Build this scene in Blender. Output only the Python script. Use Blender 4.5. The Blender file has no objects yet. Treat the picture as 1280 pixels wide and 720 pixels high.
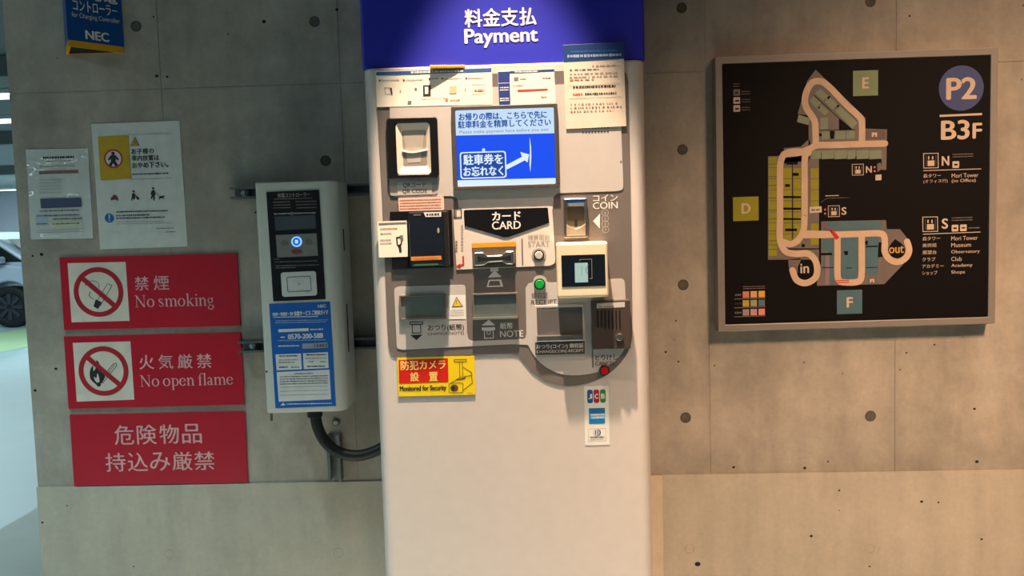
import bpy, bmesh, math, random
from mathutils import Vector
random.seed(7)
SC = bpy.context.scene
COL = SC.collection
PI = math.pi

# ------------------------------------------------------------------ camera
F = 1044.0
YAW, TILT, ROLL = math.radians(-0.603), math.radians(4.209), math.radians(-1.741)
CAM = Vector((0.0, -2.0, 1.30))
FW = Vector((math.sin(YAW)*math.cos(TILT), math.cos(YAW)*math.cos(TILT), -math.sin(TILT)))
_r0 = Vector((math.cos(YAW), -math.sin(YAW), 0)); _u0 = _r0.cross(FW)
RT = _r0*math.cos(ROLL) + _u0*math.sin(ROLL)
UP = -_r0*math.sin(ROLL) + _u0*math.cos(ROLL)
cd = bpy.data.cameras.new('camera'); cd.sensor_width = 36; cd.lens = 36*F/1280; cd.clip_end = 200
cam = bpy.data.objects.new('camera', cd); COL.objects.link(cam)
from mathutils import Matrix
m = Matrix.Identity(4)
for i in range(3):
    m[i][0] = RT[i]; m[i][1] = UP[i]; m[i][2] = -FW[i]; m[i][3] = CAM[i]
cam.matrix_world = m
SC.camera = cam

def ray(px, py): return FW*F + RT*(px-640) - UP*(py-360)

class Plane:
    """a real surface of the place: origin o, axes u (along) and v (up), normal n towards the viewer"""
    def __init__(s, o, u=(1,0,0), v=(0,0,1)):
        s.o = Vector(o); s.u = Vector(u).normalized(); s.v = Vector(v).normalized(); s.n = s.u.cross(s.v)
    def uv(s, px, py):
        d = ray(px, py); t = (s.o-CAM).dot(s.n)/d.dot(s.n); p = CAM + d*t - s.o
        return (p.dot(s.u), p.dot(s.v))
    def at(s, a, b, d=0.0): return s.o + s.u*a + s.v*b + s.n*d
    def front(s, d): return Plane(s.o + s.n*d, s.u, s.v)
def on_floor(px, py, z=0.0):
    d = ray(px, py); t = (z-CAM.z)/d.z; return CAM + d*t

# ------------------------------------------------------------------ materials
def lin(c): return tuple(((x/255)/12.92 if x/255 <= .04045 else ((x/255+.055)/1.055)**2.4) for x in c)
MATS = {}
def mat(name, rgb, rough=.55, metal=0.0, emit=0.0, var=.06, scale=40, coat=0.0, spec=.5):
    if name in MATS: return MATS[name]
    M = bpy.data.materials.new(name); M.use_nodes = True; nt = M.node_tree; b = nt.nodes['Principled BSDF']
    c = lin(rgb)
    tc = nt.nodes.new('ShaderNodeTexCoord'); nz = nt.nodes.new('ShaderNodeTexNoise'); nz.inputs['Scale'].default_value = scale
    nz.inputs['Detail'].default_value = 4
    nt.links.new(tc.outputs['Object'], nz.inputs['Vector'])
    rp = nt.nodes.new('ShaderNodeValToRGB'); e = rp.color_ramp.elements
    e[0].position, e[1].position = .3, .7
    e[0].color = tuple(x*(1-var) for x in c)+(1,); e[1].color = tuple(min(1, x*(1+var)) for x in c)+(1,)
    nt.links.new(nz.outputs['Fac'], rp.inputs['Fac']); nt.links.new(rp.outputs['Color'], b.inputs['Base Color'])
    b.inputs['Roughness'].default_value = rough; b.inputs['Metallic'].default_value = metal
    b.inputs['Coat Weight'].default_value = coat; b.inputs['Specular IOR Level'].default_value = spec
    if emit:
        nt.links.new(rp.outputs['Color'], b.inputs['Emission Color'])
        if emit > .2:
            nt.links.remove(b.inputs['Base Color'].links[0]); b.inputs['Base Color'].default_value = (.01, .01, .012, 1)
        b.inputs['Emission Strength'].default_value = emit
    MATS[name] = M; return M

def concrete(name, rgb, stain=.35, pit=True, bump=.25):
    M = bpy.data.materials.new(name); M.use_nodes = True; nt = M.node_tree; N = nt.nodes; L = nt.links
    b = N['Principled BSDF']; b.inputs['Roughness'].default_value = .62; b.inputs['Specular IOR Level'].default_value = .35
    tc = N.new('ShaderNodeTexCoord'); c = lin(rgb)
    def noise(scale, det, sc=(1,1,1), rough=.55):
        mp = N.new('ShaderNodeMapping'); mp.inputs['Scale'].default_value = sc; L.new(tc.outputs['Object'], mp.inputs['Vector'])
        n = N.new('ShaderNodeTexNoise'); n.inputs['Scale'].default_value = scale; n.inputs['Detail'].default_value = det
        n.inputs['Roughness'].default_value = rough; L.new(mp.outputs['Vector'], n.inputs['Vector']); return n.outputs['Fac']
    def ramp(src, p0, c0, p1, c1):
        r = N.new('ShaderNodeValToRGB'); e = r.color_ramp.elements; e[0].position, e[1].position = p0, p1
        e[0].color = (c0,)*3+(1,) if not isinstance(c0, tuple) else c0+(1,); e[1].color = (c1,)*3+(1,) if not isinstance(c1, tuple) else c1+(1,)
        L.new(src, r.inputs['Fac']); return r.outputs['Color']
    def mul(a, b_, fac=1.0):
        x = N.new('ShaderNodeMixRGB'); x.blend_type = 'MULTIPLY'; x.inputs['Fac'].default_value = fac
        L.new(a, x.inputs['Color1']); L.new(b_, x.inputs['Color2']); return x.outputs['Color']
    big = ramp(noise(3.2, 8, rough=.62), .3, tuple(x*(1-stain) for x in c), .72, tuple(x*(1+stain*.45) for x in c))
    streak = ramp(noise(5, 5, (3.5, 1, .45)), .28, .80, .68, 1.0)
    fine = ramp(noise(90, 6, rough=.7), .25, .86, .75, 1.06)
    mid = ramp(noise(13, 9, (1, 1, .8), rough=.7), .32, .74, .66, 1.08)
    col = mul(mul(mul(big, streak, .8), fine, .7), mid, .75 if pit else .3)
    if pit:
        v = N.new('ShaderNodeTexVoronoi'); v.inputs['Scale'].default_value = 26; L.new(tc.outputs['Object'], v.inputs['Vector'])
        pits = ramp(v.outputs['Distance'], .05, .30, .085, 1.0)
        msk = ramp(noise(7, 3), .56, 0.0, .66, 1.0)
        x = N.new('ShaderNodeMixRGB'); x.blend_type = 'MULTIPLY'; L.new(msk, x.inputs['Fac']); L.new(col, x.inputs['Color1']); L.new(pits, x.inputs['Color2']); col = x.outputs['Color']
    L.new(col, b.inputs['Base Color'])
    bp = N.new('ShaderNodeBump'); bp.inputs['Strength'].default_value = bump; bp.inputs['Distance'].default_value = .002
    L.new(noise(60, 8, rough=.65), bp.inputs['Height']); L.new(bp.outputs['Normal'], b.inputs['Normal'])
    MATS[name] = M; return M

# ------------------------------------------------------------------ mesh building
_TXT = {}
def text_geo(s, offset=0.0):
    k = (s, offset)
    if k not in _TXT:
        c = bpy.data.curves.new('t', 'FONT'); c.body = s; c.size = 1; c.offset = offset; c.resolution_u = 4
        o = bpy.data.objects.new('t', c); COL.objects.link(o); bpy.context.view_layer.update()
        me = bpy.data.meshes.new_from_object(o)
        vs = [(v.co.x, v.co.y) for v in me.vertices]; fs = [tuple(p.vertices) for p in me.polygons]
        bpy.data.objects.remove(o); bpy.data.curves.remove(c); bpy.data.meshes.remove(me)
        _TXT[k] = (vs, fs)
    return _TXT[k]

class MB:
    def __init__(s): s.v = []; s.f = []; s.mi = []; s.ms = []
    def m(s, mt):
        if mt not in s.ms: s.ms.append(mt)
        return s.ms.index(mt)
    def face(s, pts, mt):
        b = len(s.v); s.v += [Vector(p) for p in pts]; s.f.append(tuple(range(b, b+len(pts)))); s.mi.append(s.m(mt))
    def mesh(s, vs, fs, mt):
        b = len(s.v); s.v += [Vector(p) for p in vs]; k = s.m(mt)
        for f in fs: s.f.append(tuple(i+b for i in f)); s.mi.append(k)
    # flat print on a plane (pts in plane metres)
    def flat(s, pl, uvs, d, mt): s.face([pl.at(a, b, d) for a, b in ccw(uvs)], mt)
    def px(s, pl, pts, d, mt): s.flat(pl, [pl.uv(*p) for p in pts], d, mt)
    def prism(s, pl, uvs, d0, d1, mt):
        uvs = ccw(uvs); n = len(uvs)
        vs = [pl.at(a, b, d1) for a, b in uvs] + [pl.at(a, b, d0) for a, b in uvs]
        fs = [tuple(range(n)), tuple(range(2*n-1, n-1, -1))] + [(i, n+i, n+(i+1) % n, (i+1) % n) for i in range(n)]
        s.mesh(vs, fs, mt)
    def ringprism(s, pl, out, inn, d0, d1, mt):
        """frame between two loops with the same number of points"""
        out = ccw(out); inn = ccw(inn); n = len(out)
        vs = []
        for loop, d in ((out, d1), (inn, d1), (out, d0), (inn, d0)): vs += [pl.at(a, b, d) for a, b in loop]
        fs = []
        for i in range(n):
            j = (i+1) % n
            fs += [(i, j, n+j, n+i), (2*n+i, 3*n+i, 3*n+j, 2*n+j), (i, 2*n+i, 2*n+j, j), (n+i, n+j, 3*n+j, 3*n+i)]
        s.mesh(vs, fs, mt)
    def funnel(s, pl, out, inn, d_out, d_in, mt, bottom=None):
        out = ccw(out); inn = ccw(inn); n = len(out)
        vs = [pl.at(a, b, d_out) for a, b in out] + [pl.at(a, b, d_in) for a, b in inn]
        s.mesh(vs, [(i, (i+1) % n, n+(i+1) % n, n+i) for i in range(n)], mt)
        s.face([pl.at(a, b, d_in) for a, b in inn], bottom or mt)
    def stroke(s, pl, pts, w, d, mt, closed=False, inpx=True, caps=True):
        """a line of width w (pixels of the photo at that plane, or metres); w may be a list"""
        if inpx:
            k = scale(pl, *pts[0]); q = [pl.uv(*p) for p in pts]
        else: k = 1; q = list(pts)
        n = len(q); ws = w if isinstance(w, list) else [w]*n
        A, B = [], []
        for i in range(n):
            p0 = q[(i-1) % n] if (closed or i > 0) else None; p1 = q[(i+1) % n] if (closed or i < n-1) else None
            nr = []
            for a, b in ((p0, q[i]), (q[i], p1)):
                if a is None or b is None: continue
                dx, dy = b[0]-a[0], b[1]-a[1]; l = math.hypot(dx, dy) or 1; nr.append((-dy/l, dx/l))
            nx, ny = sum(x[0] for x in nr)/len(nr), sum(x[1] for x in nr)/len(nr); l2 = nx*nx+ny*ny
            l2 = max(l2, .35); nx /= l2; ny /= l2
            h = ws[i]*k/2
            A.append((q[i][0]+nx*h, q[i][1]+ny*h)); B.append((q[i][0]-nx*h, q[i][1]-ny*h))
        for i in range(n if closed else n-1):
            j = (i+1) % n
            s.face([pl.at(*B[i], d), pl.at(*B[j], d), pl.at(*A[j], d), pl.at(*A[i], d)], mt)
        if caps and not closed:
            for i in (0, n-1):
                s.flat(pl, circ(q[i][0], q[i][1], ws[i]*k/2, 12), d-1.2e-5, mt)
    def text(s, pl, t, x0, y0, x1, y1, d, mt, off=0.0, bold=0.0, ang=0.0):
        vs, fs = text_geo(t, off)
        ax = min(v[0] for v in vs); bx_ = max(v[0] for v in vs); ay = min(v[1] for v in vs); by = max(v[1] for v in vs)
        cx, cy = (x0+x1)/2, (y0+y1)/2; k = scale(pl, cx, cy); W, H = (x1-x0)*k, (y1-y0)*k
        c0 = pl.uv(cx, cy); ca, sa = math.cos(ang), math.sin(ang); bw = bold*H
        sh = [(0, 0)] if not bold else [(-bw, 0), (bw, 0), (0, bw*.6), (0, -bw*.6)]
        for i, (sx, sy) in enumerate(sh):
            q = []
            for x, y in vs:
                a = ((x-ax)/(bx_-ax)-.5)*(W-2*bw)+sx; b = ((y-ay)/max(by-ay, 1e-6)-.5)*(H-1.2*bw)+sy
                q.append(pl.at(c0[0]+a*ca-b*sa, c0[1]+a*sa+b*ca, d+i*2e-5))
            s.mesh(q, fs, mt)
    def greek(s, pl, x0, y, x1, h, d, mt, slope=-.03, gap=.22, dash=(2, 7)):
        x = x0
        while x < x1-.5:
            w = min(random.uniform(*dash)*h/2.0, x1-x)
            hh = h*random.uniform(.7, 1)/2
            ya, yb = y+(x-x0)*slope, y+(x+w-x0)*slope
            s.px(pl, [(x, ya-hh), (x+w, yb-hh), (x+w, yb+hh), (x, ya+hh)], d, mt); x += w+h*gap*random.uniform(.6, 2.2)
    def tube(s, path, r, mt, n=14, cap=True):
        path = [Vector(p) for p in path]; rings = []; up = Vector((0, 1, .01)).normalized()
        for i, p in enumerate(path):
            t = (path[min(i+1, len(path)-1)]-path[max(i-1, 0)]).normalized()
            a = t.cross(up)
            if a.length < .05: a = t.cross(Vector((1, 0, 0)))
            a.normalize(); b = t.cross(a)
            rr = r[i] if isinstance(r, list) else r
            rings.append([p+a*rr*math.cos(2*PI*k/n)+b*rr*math.sin(2*PI*k/n) for k in range(n)])
        vs = [v for g in rings for v in g]; fs = []
        for i in range(len(rings)-1):
            for k in range(n): fs.append((i*n+k, i*n+(k+1) % n, (i+1)*n+(k+1) % n, (i+1)*n+k))
        if cap: fs += [tuple(range(n-1, -1, -1)), tuple(range((len(rings)-1)*n, len(rings)*n))]
        s.mesh(vs, fs, mt)
    def box(s, a, b, mt):
        x0, y0, z0 = (min(a[i], b[i]) for i in range(3)); x1, y1, z1 = (max(a[i], b[i]) for i in range(3))
        vs = [(x0,y0,z0),(x1,y0,z0),(x1,y1,z0),(x0,y1,z0),(x0,y0,z1),(x1,y0,z1),(x1,y1,z1),(x0,y1,z1)]
        s.mesh(vs, [(3,2,1,0),(4,5,6,7),(0,1,5,4),(1,2,6,5),(2,3,7,6),(3,0,4,7)], mt)
    def build(s, name, parent=None, bevel=0, seg=2, smooth=False, loc=None):
        base = Vector((0, 0, 0)); p = parent
        root = parent
        while root is not None and root.parent is not None: root = root.parent
        if root is not None: base = root.location.copy()
        elif loc is not None: base = Vector(loc)
        me = bpy.data.meshes.new(name); me.from_pydata([tuple(v-base) for v in s.v], [], s.f)
        for mt in s.ms: me.materials.append(mt)
        for pg, k in zip(me.polygons, s.mi): pg.material_index = k; pg.use_smooth = smooth
        me.update()
        o = bpy.data.objects.new(name, me); COL.objects.link(o)
        if parent is not None: o.parent = parent
        else: o.location = base
        if bevel:
            b = o.modifiers.new('bevel', 'BEVEL'); b.width = bevel; b.segments = seg; b.limit_method = 'ANGLE'; b.angle_limit = math.radians(40)
        return o

def ccw(p):
    a = sum(p[i][0]*p[(i+1) % len(p)][1]-p[(i+1) % len(p)][0]*p[i][1] for i in range(len(p)))
    return list(p) if a > 0 else list(reversed(p))
def circ(x, y, r, n=32, ry=None): return [(x+r*math.cos(2*PI*i/n), y+(ry or r)*math.sin(2*PI*i/n)) for i in range(n)]
def scale(pl, px, py):
    a, b = pl.uv(px-8, py), pl.uv(px+8, py); c, e = pl.uv(px, py-8), pl.uv(px, py+8)
    return (math.hypot(a[0]-b[0], a[1]-b[1])+math.hypot(c[0]-e[0], c[1]-e[1]))/32
def bx(pl, x0, y0, x1, y1):
    """upright rectangle on the plane from its mid-edge pixels -> centre and size in metres"""
    cx, cy = (x0+x1)/2, (y0+y1)/2; c = pl.uv(cx, cy); k = scale(pl, cx, cy); return c[0], c[1], (x1-x0)*k, (y1-y0)*k
def rrect(cx, cy, w, h, r=0.0, n=5, ang=0.0):
    if r <= 0: p = [(-w/2,-h/2),(w/2,-h/2),(w/2,h/2),(-w/2,h/2)]
    else:
        r = min(r, w/2-1e-5, h/2-1e-5); p = []
        for sx, sy, a0 in ((1,-1,-PI/2),(1,1,0),(-1,1,PI/2),(-1,-1,PI)):
            for i in range(n+1):
                a = a0+PI/2*i/n; p.append((sx*(w/2-r)+r*math.cos(a), sy*(h/2-r)+r*math.sin(a)))
    ca, sa = math.cos(ang), math.sin(ang)
    return [(cx+x*ca-y*sa, cy+x*sa+y*ca) for x, y in p]
def rr(pl, x0, y0, x1, y1, rpx=0, grow=0.0, n=5):
    c = bx(pl, x0, y0, x1, y1); k = scale(pl, (x0+x1)/2, (y0+y1)/2)
    return rrect(c[0], c[1], c[2]+2*grow, c[3]+2*grow, rpx*k, n)
def quad(pl, UL, UR, LR, LL):
    """best true rectangle through four pixels -> centre x, z, w, h, angle"""
    a, b, c, d = (pl.uv(*p) for p in (UL, UR, LR, LL))
    cx, cy = sum(p[0] for p in (a,b,c,d))/4, sum(p[1] for p in (a,b,c,d))/4
    w = (math.dist(a, b)+math.dist(d, c))/2; h = (math.dist(a, d)+math.dist(b, c))/2
    a1 = math.atan2(b[1]-a[1]+c[1]-d[1], b[0]-a[0]+c[0]-d[0]); a2 = math.atan2(-(a[0]-d[0]+b[0]-c[0]), a[1]-d[1]+b[1]-c[1])
    return cx, cy, w, h, (a1+a2)/2
def smooth_path(pts, n=6):
    out = []; m_ = len(pts)
    for i in range(m_-1):
        p0, p1, p2, p3 = pts[max(i-1, 0)], pts[i], pts[i+1], pts[min(i+2, m_-1)]
        for k in range(n):
            t = k/n; out.append(tuple(.5*((2*p1[j])+(-p0[j]+p2[j])*t+(2*p0[j]-5*p1[j]+4*p2[j]-p3[j])*t*t+(-p0[j]+3*p1[j]-3*p2[j]+p3[j])*t**3) for j in range(len(p1))))
    out.append(tuple(pts[-1])); return out

def tag(o, label, cat, group=None, kind=None):
    if label: o['label'] = label
    if cat: o['category'] = cat
    if group: o['group'] = group
    if kind: o['kind'] = kind
    return o
def thing(name, label, cat, loc, group=None):
    o = bpy.data.objects.new(name, None); COL.objects.link(o); o.location = loc; o.empty_display_size = .05
    return tag(o, label, cat, group)
def struct(mb, name, **k):
    o = mb.build(name, **k); o['kind'] = 'structure'; return o

# ------------------------------------------------------------------ palette
WHITE = mat('white enamel', (206, 197, 191), .38, var=.02)
SILVER = mat('silver grey panel', (194, 187, 182), .42, var=.02)
CREAMP = mat('pale card panel', (222, 210, 200), .45, var=.02)
FASC = mat('fascia brown grey', (112, 104, 100), .45, var=.03)
BLACK = mat('black plastic', (16, 16, 18), .32, var=.1)
SOFTBLK = mat('soft black', (26, 24, 24), .5, var=.1)
INK = mat('black ink', (34, 32, 34), .6, var=.1)
GINK = mat('grey ink', (120, 112, 106), .6, var=.05)
LINK = mat('pale grey ink', (168, 160, 152), .6, var=.05)
WINK = mat('white ink', (236, 230, 224), .55, var=.02)
RINK = mat('red ink', (196, 44, 36), .55, var=.05)
OINK = mat('orange ink', (206, 120, 88), .55, var=.05)
STEEL = mat('brushed steel', (196, 190, 182), .3, 1.0, var=.05, scale=120)
ZINC = mat('galvanised steel', (120, 122, 120), .42, .9, var=.15, scale=60)
PAPER = mat('white paper', (232, 230, 224), .55, var=.015)
MINK = mat('map pale ink', (204, 182, 160), .55, var=.02)
PIT = mat('dark pit', (30, 26, 22), .9)

# ================================================================== SETTING
WALL = Plane((0, 0, 0))
CONC = concrete('wall concrete', (186, 177, 164), .36)
CONC2 = concrete('base concrete', (200, 191, 175), .14, pit=False, bump=.15)
FLOORM = mat('garage floor paint', (178, 200, 206), .32, var=.03, scale=3)
CEILM = mat('garage ceiling', (120, 124, 122), .8, var=.06, scale=2)
FARM = mat('garage far wall', (218, 216, 228), .7, var=.04, scale=1)
xl = WALL.uv(26, 316)[0]; xr = 4.2; H = 3.2
zp = WALL.uv(640, 600)[1]                 # top of the concrete base
zj1 = WALL.uv(300, 108)[1]; zj2 = WALL.uv(850, 433)[1]
xj = [WALL.uv(200, 80)[0], WALL.uv(430, 200)[0], 0.03, WALL.uv(884, 300)[0], WALL.uv(1118, 500)[0]]
xs = [xl] + xj + [xj[-1]+.45*i for i in range(1, 7)] + [xr]
zs = [0.0, zj2, zj1, zj1+.62, zj1+1.24, H]
w = MB(); w.box((xl+.002, .0013, 0), (xr, .25, H), CONC)
for i in range(len(xs)-1):
    for j in range(len(zs)-1):
        g = .0017 if xs[i] > .2 or i == 2 else .0008; g2 = .0017 if xs[i+1] > .2 else .0008; gb, gt = (.0001 if j < 2 else .0006), (.0001 if j == 0 else .0006)
        w.box((xs[i]+(g if i else 0), 0, zs[j]+(gb if j else 0)), (xs[i+1]-g2, .0013, zs[j+1]-gt), CONC)
for px, py, r in ((1053,467,.8),(1168,431,1.2),(1133,441,1.1),(1125,462,1),(1218,511,1.6),(1005,453,1),(1221,577,2.2),(893,457,1),(917,584,1.6),(1006,585,1.8),(1035,577,1.1),(832,440,1.4),(845,401,1),(70,461,1.8),(44,488,1.8),(41,320,1.5),(52,318,2.2),(192,21,1.2),(196,95,2.2),(209,96,1.6),(330,27,2.4),(421,12,2),(848,452,1.2),(1137,20,1.3)):
    k = scale(WALL, px, py); c = WALL.uv(px, py)
    w.flat(WALL, [(c[0]+k*r*(1+.25*random.random())*math.cos(a*.6283), c[1]+k*r*.8*(1+.25*random.random())*math.sin(a*.6283)) for a in range(10)], .0003, PIT)
wall = struct(w, 'wall_back')
PLUG = mat('mortar plug', (92, 86, 78), .85, var=.2, scale=90)
for px, py in ((170,33),(393,27),(407,201),(852,10),(853,187),(854,356),(857,522),(1088,520),(1088,2),(226,532)):
    b = MB(); c = WALL.uv(px, py); k = scale(WALL, px, py)
    b.prism(WALL, circ(*c, 6.0*k, 24), .0002, .0006, PLUG); b.ringprism(WALL, circ(*c, 6.6*k, 24), circ(*c, 5.7*k, 24), .0002, .0009, mat('plug rim', (70, 65, 58), .9))
    b.build('tie_plug', wall)
# concrete base, proud of the wall on both sides of the machine
for nm, x0, x1, t in (('trim_1', xl-.002, -.2, .004), ('trim_2', WALL.uv(828, 650)[0], xr, .004)):
    b = MB(); pl = WALL.front(t); pa_, pb_ = ((55,609),(470,601.5)) if nm == 'trim_1' else ((830,594),(1275,590.5))
    (ua, va), (ub, vb) = pl.uv(*pa_), pl.uv(*pb_); zt0, zt1 = va+(x0-ua)*(vb-va)/(ub-ua), (va+(x1-ua)*(vb-va)/(ub-ua)) if nm == 'trim_1' else vb+(vb-va)*2
    b.prism(WALL, [(x0, 0), (x1, 0), (x1, zt1), (x0, zt0)], 0, t, CONC2)
    for px, py, r in ((1049,613,1.4),(1152,627,2),(1173,628,1.3),(1014,670,2),(1227,674,1.6),(1087,708,1.3),(1049,638,.8),(84,632,1),(167,708,1),(872,705,3.6),(53,653,1.5)):
        pl = WALL.front(t); c = pl.uv(px, py); k = scale(pl, px, py)
        if x0 < c[0] < x1: b.flat(pl, circ(*c, r*k, 14, r*k*.8), .0003, PIT)
    RING = mat('patched plug', (168, 158, 142), .85, var=.15, scale=90)
    for px, py in ((212,693),(423,691),(862,686),(1087,686)):
        pl = WALL.front(t); c = pl.uv(px, py); k = scale(pl, px, py)
        if x0 < c[0] < x1: b.ringprism(pl, circ(*c, 6.2*k, 24), circ(*c, 5.2*k, 24), -.001, .0004, RING)
    struct(b, nm)
b = MB(); b.box((WALL.uv(812, 650)[0]-.02, -.009, 0), (WALL.uv(828, 650)[0], 0, WALL.uv(820, 594)[1]), mat('pale edge strip', (206, 190, 168), .6)); struct(b, 'trim_3', bevel=.001)
X0, X1, Y0, Y1 = -24.0, 4.2, -7.0, 30.0
b = MB(); b.box((X0, Y0, -.2), (X1, Y1, 0), FLOORM); struct(b, 'floor')
b = MB(); b.box((X0, Y0, H), (X1, Y1, H+.2), CEILM); struct(b, 'ceiling')
b = MB(); b.box((X0, Y1, 0), (X1, Y1+.2, H), FARM); struct(b, 'wall_far')
b = MB(); b.box((X0-.2, Y0, 0), (X0, Y1, H), FARM); struct(b, 'wall_left')
b = MB(); b.box((X1, Y0, 0), (X1+.2, Y1, H), CONC); struct(b, 'wall_right')
b = MB(); b.box((X0, Y0-.2, 0), (X1, Y0, H), FARM); struct(b, 'wall_rear')
# painted walkway beside the wall end, and a green painted stripe on the garage floor
p0, p1 = on_floor(-40, 688), on_floor(60, 630); dv = (p1-p0).normalized(); pr = Vector((dv.y, -dv.x, 0))
a0, a1 = p0-dv*3, p1+dv*6
b = MB(); zt = .012; P4 = [a0, a1, a1+pr*2.2, a0+pr*2.2]
b.mesh([(p.x, p.y, zt) for p in P4]+[(p.x, p.y, 0) for p in P4], [(3,2,1,0),(0,1,5,4),(1,2,6,5),(2,3,7,6),(3,0,4,7)], mat('walkway paint', (198, 206, 196), .5, var=.05, scale=4)); struct(b, 'trim_4')
q = [on_floor(-60, 424), on_floor(60, 408), on_floor(60, 429), on_floor(-60, 452)]
b = MB(); b.face([(p.x, p.y, .002) for p in q][::-1], mat('green floor paint', (176, 206, 160), .5, var=.04, scale=3)); struct(b, 'trim_5')

# ceiling beams and light fittings in the garage, seen past the wall end
for k, y in enumerate((6.6, 12.5, 19.0)):
    b = MB(); b.box((X0, y, H-.22), (X1, y+.35, H), CEILM); struct(b, 'trim_%d' % (6+k), bevel=.01)
LAMPB = mat('lamp housing', (214, 216, 216), .5); LAMPE = mat('lamp diffuser', (222, 240, 250), .5, emit=2.2, var=.0)
def ceil_light(x, y, lab):
    t = thing('ceiling_light', lab, 'ceiling light', (x, y, H), 'garage ceiling lights')
    b = MB(); b.box((x-.9, y-.17, H-.055), (x+.9, y+.17, H), LAMPB); b.build('housing', t, bevel=.008)
    b = MB(); b.box((x-.87, y-.14, H-.085), (x+.87, y+.14, H-.055), LAMPE); b.build('diffuser', t, bevel=.012)
def ceil_pt(px, py, z): return on_floor(px, py, z)
for py, lab in ((121, 'cool white ceiling light nearest to the concrete wall end'), (152, 'cool white ceiling light second nearest to the concrete wall end'), (213, 'thin distant ceiling light third nearest to the concrete wall end'), (238, 'farthest thin bright ceiling light just above the pale far wall')):
    p = ceil_pt(-6 if py < 200 else 2, py, H-.07); ceil_light(p.x-.35, p.y, lab)

# ================================================================== PARKED CAR
CARP = mat('silver blue car paint', (196, 206, 226), .3, .2, coat=.6, var=.02); GLS = mat('car glass', (30, 40, 38), .3, var=.05, spec=.2); TYRE = mat('tyre rubber', (20, 20, 22), .75); RIM = mat('wheel alloy', (44, 46, 52), .5, .3)
gp = on_floor(8, 411); cy = gp.y+.1; wx = gp.x; R = .315
car = thing('car', 'silver blue car parked in the garage past the wall end', 'car', (wx-1.3, cy+.85, 0))
YF = Plane((wx, cy, 0)); wb = 2.55
def arch(cx, r, n=12): return [(cx-r*math.cos(PI*i/n), .33+r*math.sin(PI*i/n)) for i in range(n+1)]
lower = [(-wb-.75, .30)] + [(-wb-.36, .24)] + arch(-wb, .37) + [(-wb+.40, .20), (-.40, .20)] + arch(0, .37) + [(.40, .24), (.80, .26), (.86, .45), (.84, .62), (.74, .80), (.52, .91), (.1, .95), (-.3, .98), (-wb-.4, 1.04), (-wb-.8, .98), (-wb-.85, .6)]
b = MB(); b.prism(YF, lower, -1.68, 0, CARP); b.build('body', car, bevel=.05, seg=3, smooth=False)
cab = [(.48, .90), (-.14, 1.34), (-.62, 1.46), (-1.1, 1.47), (-2.1, 1.47), (-2.75, 1.36), (-3.15, 1.02)]
b = MB(); b.prism(YF, [(x, z) for x, z in cab], -1.56, -.10, CARP); b.build('cabin', car, bevel=.06, seg=3)
for pts in ([(.22, .99), (-.18, 1.27), (-.66, 1.39), (-1.38, 1.40), (-1.38, .99)], [(-1.46, 1.02), (-1.46, 1.40), (-2.1, 1.40), (-2.6, 1.31), (-2.85, 1.05)]):
    b = MB(); b.prism(YF, pts, -.11, -.092, GLS); b.build('side_window', car, bevel=.01)
b = MB(); b.mesh([(wx+.40, cy+.22, .955), (wx+.40, cy+1.44, .955), (wx-.12, cy+1.40, 1.325), (wx-.12, cy+.26, 1.325)], [(0,1,2,3)], GLS)
for v in b.v: v.x += .012; v.z += .016
b.build('windscreen', car)
def ringy(mbx, prof, x, z, y0, sgn, mt, n=40):
    vs = []; fs = []
    for (r, y) in prof: vs += [(x+r*math.cos(2*PI*i/n), y0+sgn*y, z+r*math.sin(2*PI*i/n)) for i in range(n)]
    for k in range(len(prof)-1):
        for i in range(n): fs.append((k*n+i, k*n+(i+1) % n, (k+1)*n+(i+1) % n, (k+1)*n+i))
    mbx.mesh(vs, fs, mt)
for x in (wx, wx-wb):
    for y0, sg in ((cy+.01, 1), (cy+1.67, -1)):
        b = MB(); ringy(b, [(.2, .02), (.215, .005), (.29, 0), (R, .03), (R, .17), (.29, .2), (.2, .2)], x, R, y0, sg, TYRE); wo = b.build('wheel', car, smooth=True)
        b = MB(); ringy(b, [(.0, .03), (.06, .02), (.2, .035), (.215, .008)], x, R, y0, sg, RIM)
        for k in range(8):
            a = k*PI/4; ca, sa = math.cos(a), math.sin(a)
            P_ = [(x+r*ca-s_*sa, y0+sg*.006, R+r*sa+s_*ca) for r, s_ in ((.03, -.02), (.2, -.03), (.2, .03), (.03, .02))]
            b.face(P_, mat('wheel spoke', (66, 68, 78), .45, .4))
        b.build('hubcap', wo)
b = MB(); b.prism(YF, [(.58, .66), (.80, .60), (.78, .72), (.62, .78)], -.02, .006, mat('headlamp lens', (220, 226, 230), .1)); b.build('headlamp', car, bevel=.01)
b = MB(); b.box((wx-.16, cy-.14, .98), (wx+.0, cy+.02, 1.08), CARP); b.build('wing_mirror', car, bevel=.03, seg=3)

# ================================================================== PAYMENT MACHINE
YM = -0.33
M0 = Plane((0, YM, 0))
cx, cz, cw, ch = bx(M0, 467, 78, 811, 720)
mx = cx; ztop = M0.uv(630, 80)[1]
pm = thing('payment_machine', 'tall white parking payment machine with blue header and colour screen', 'payment machine', (mx, YM+.155, 0))
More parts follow.
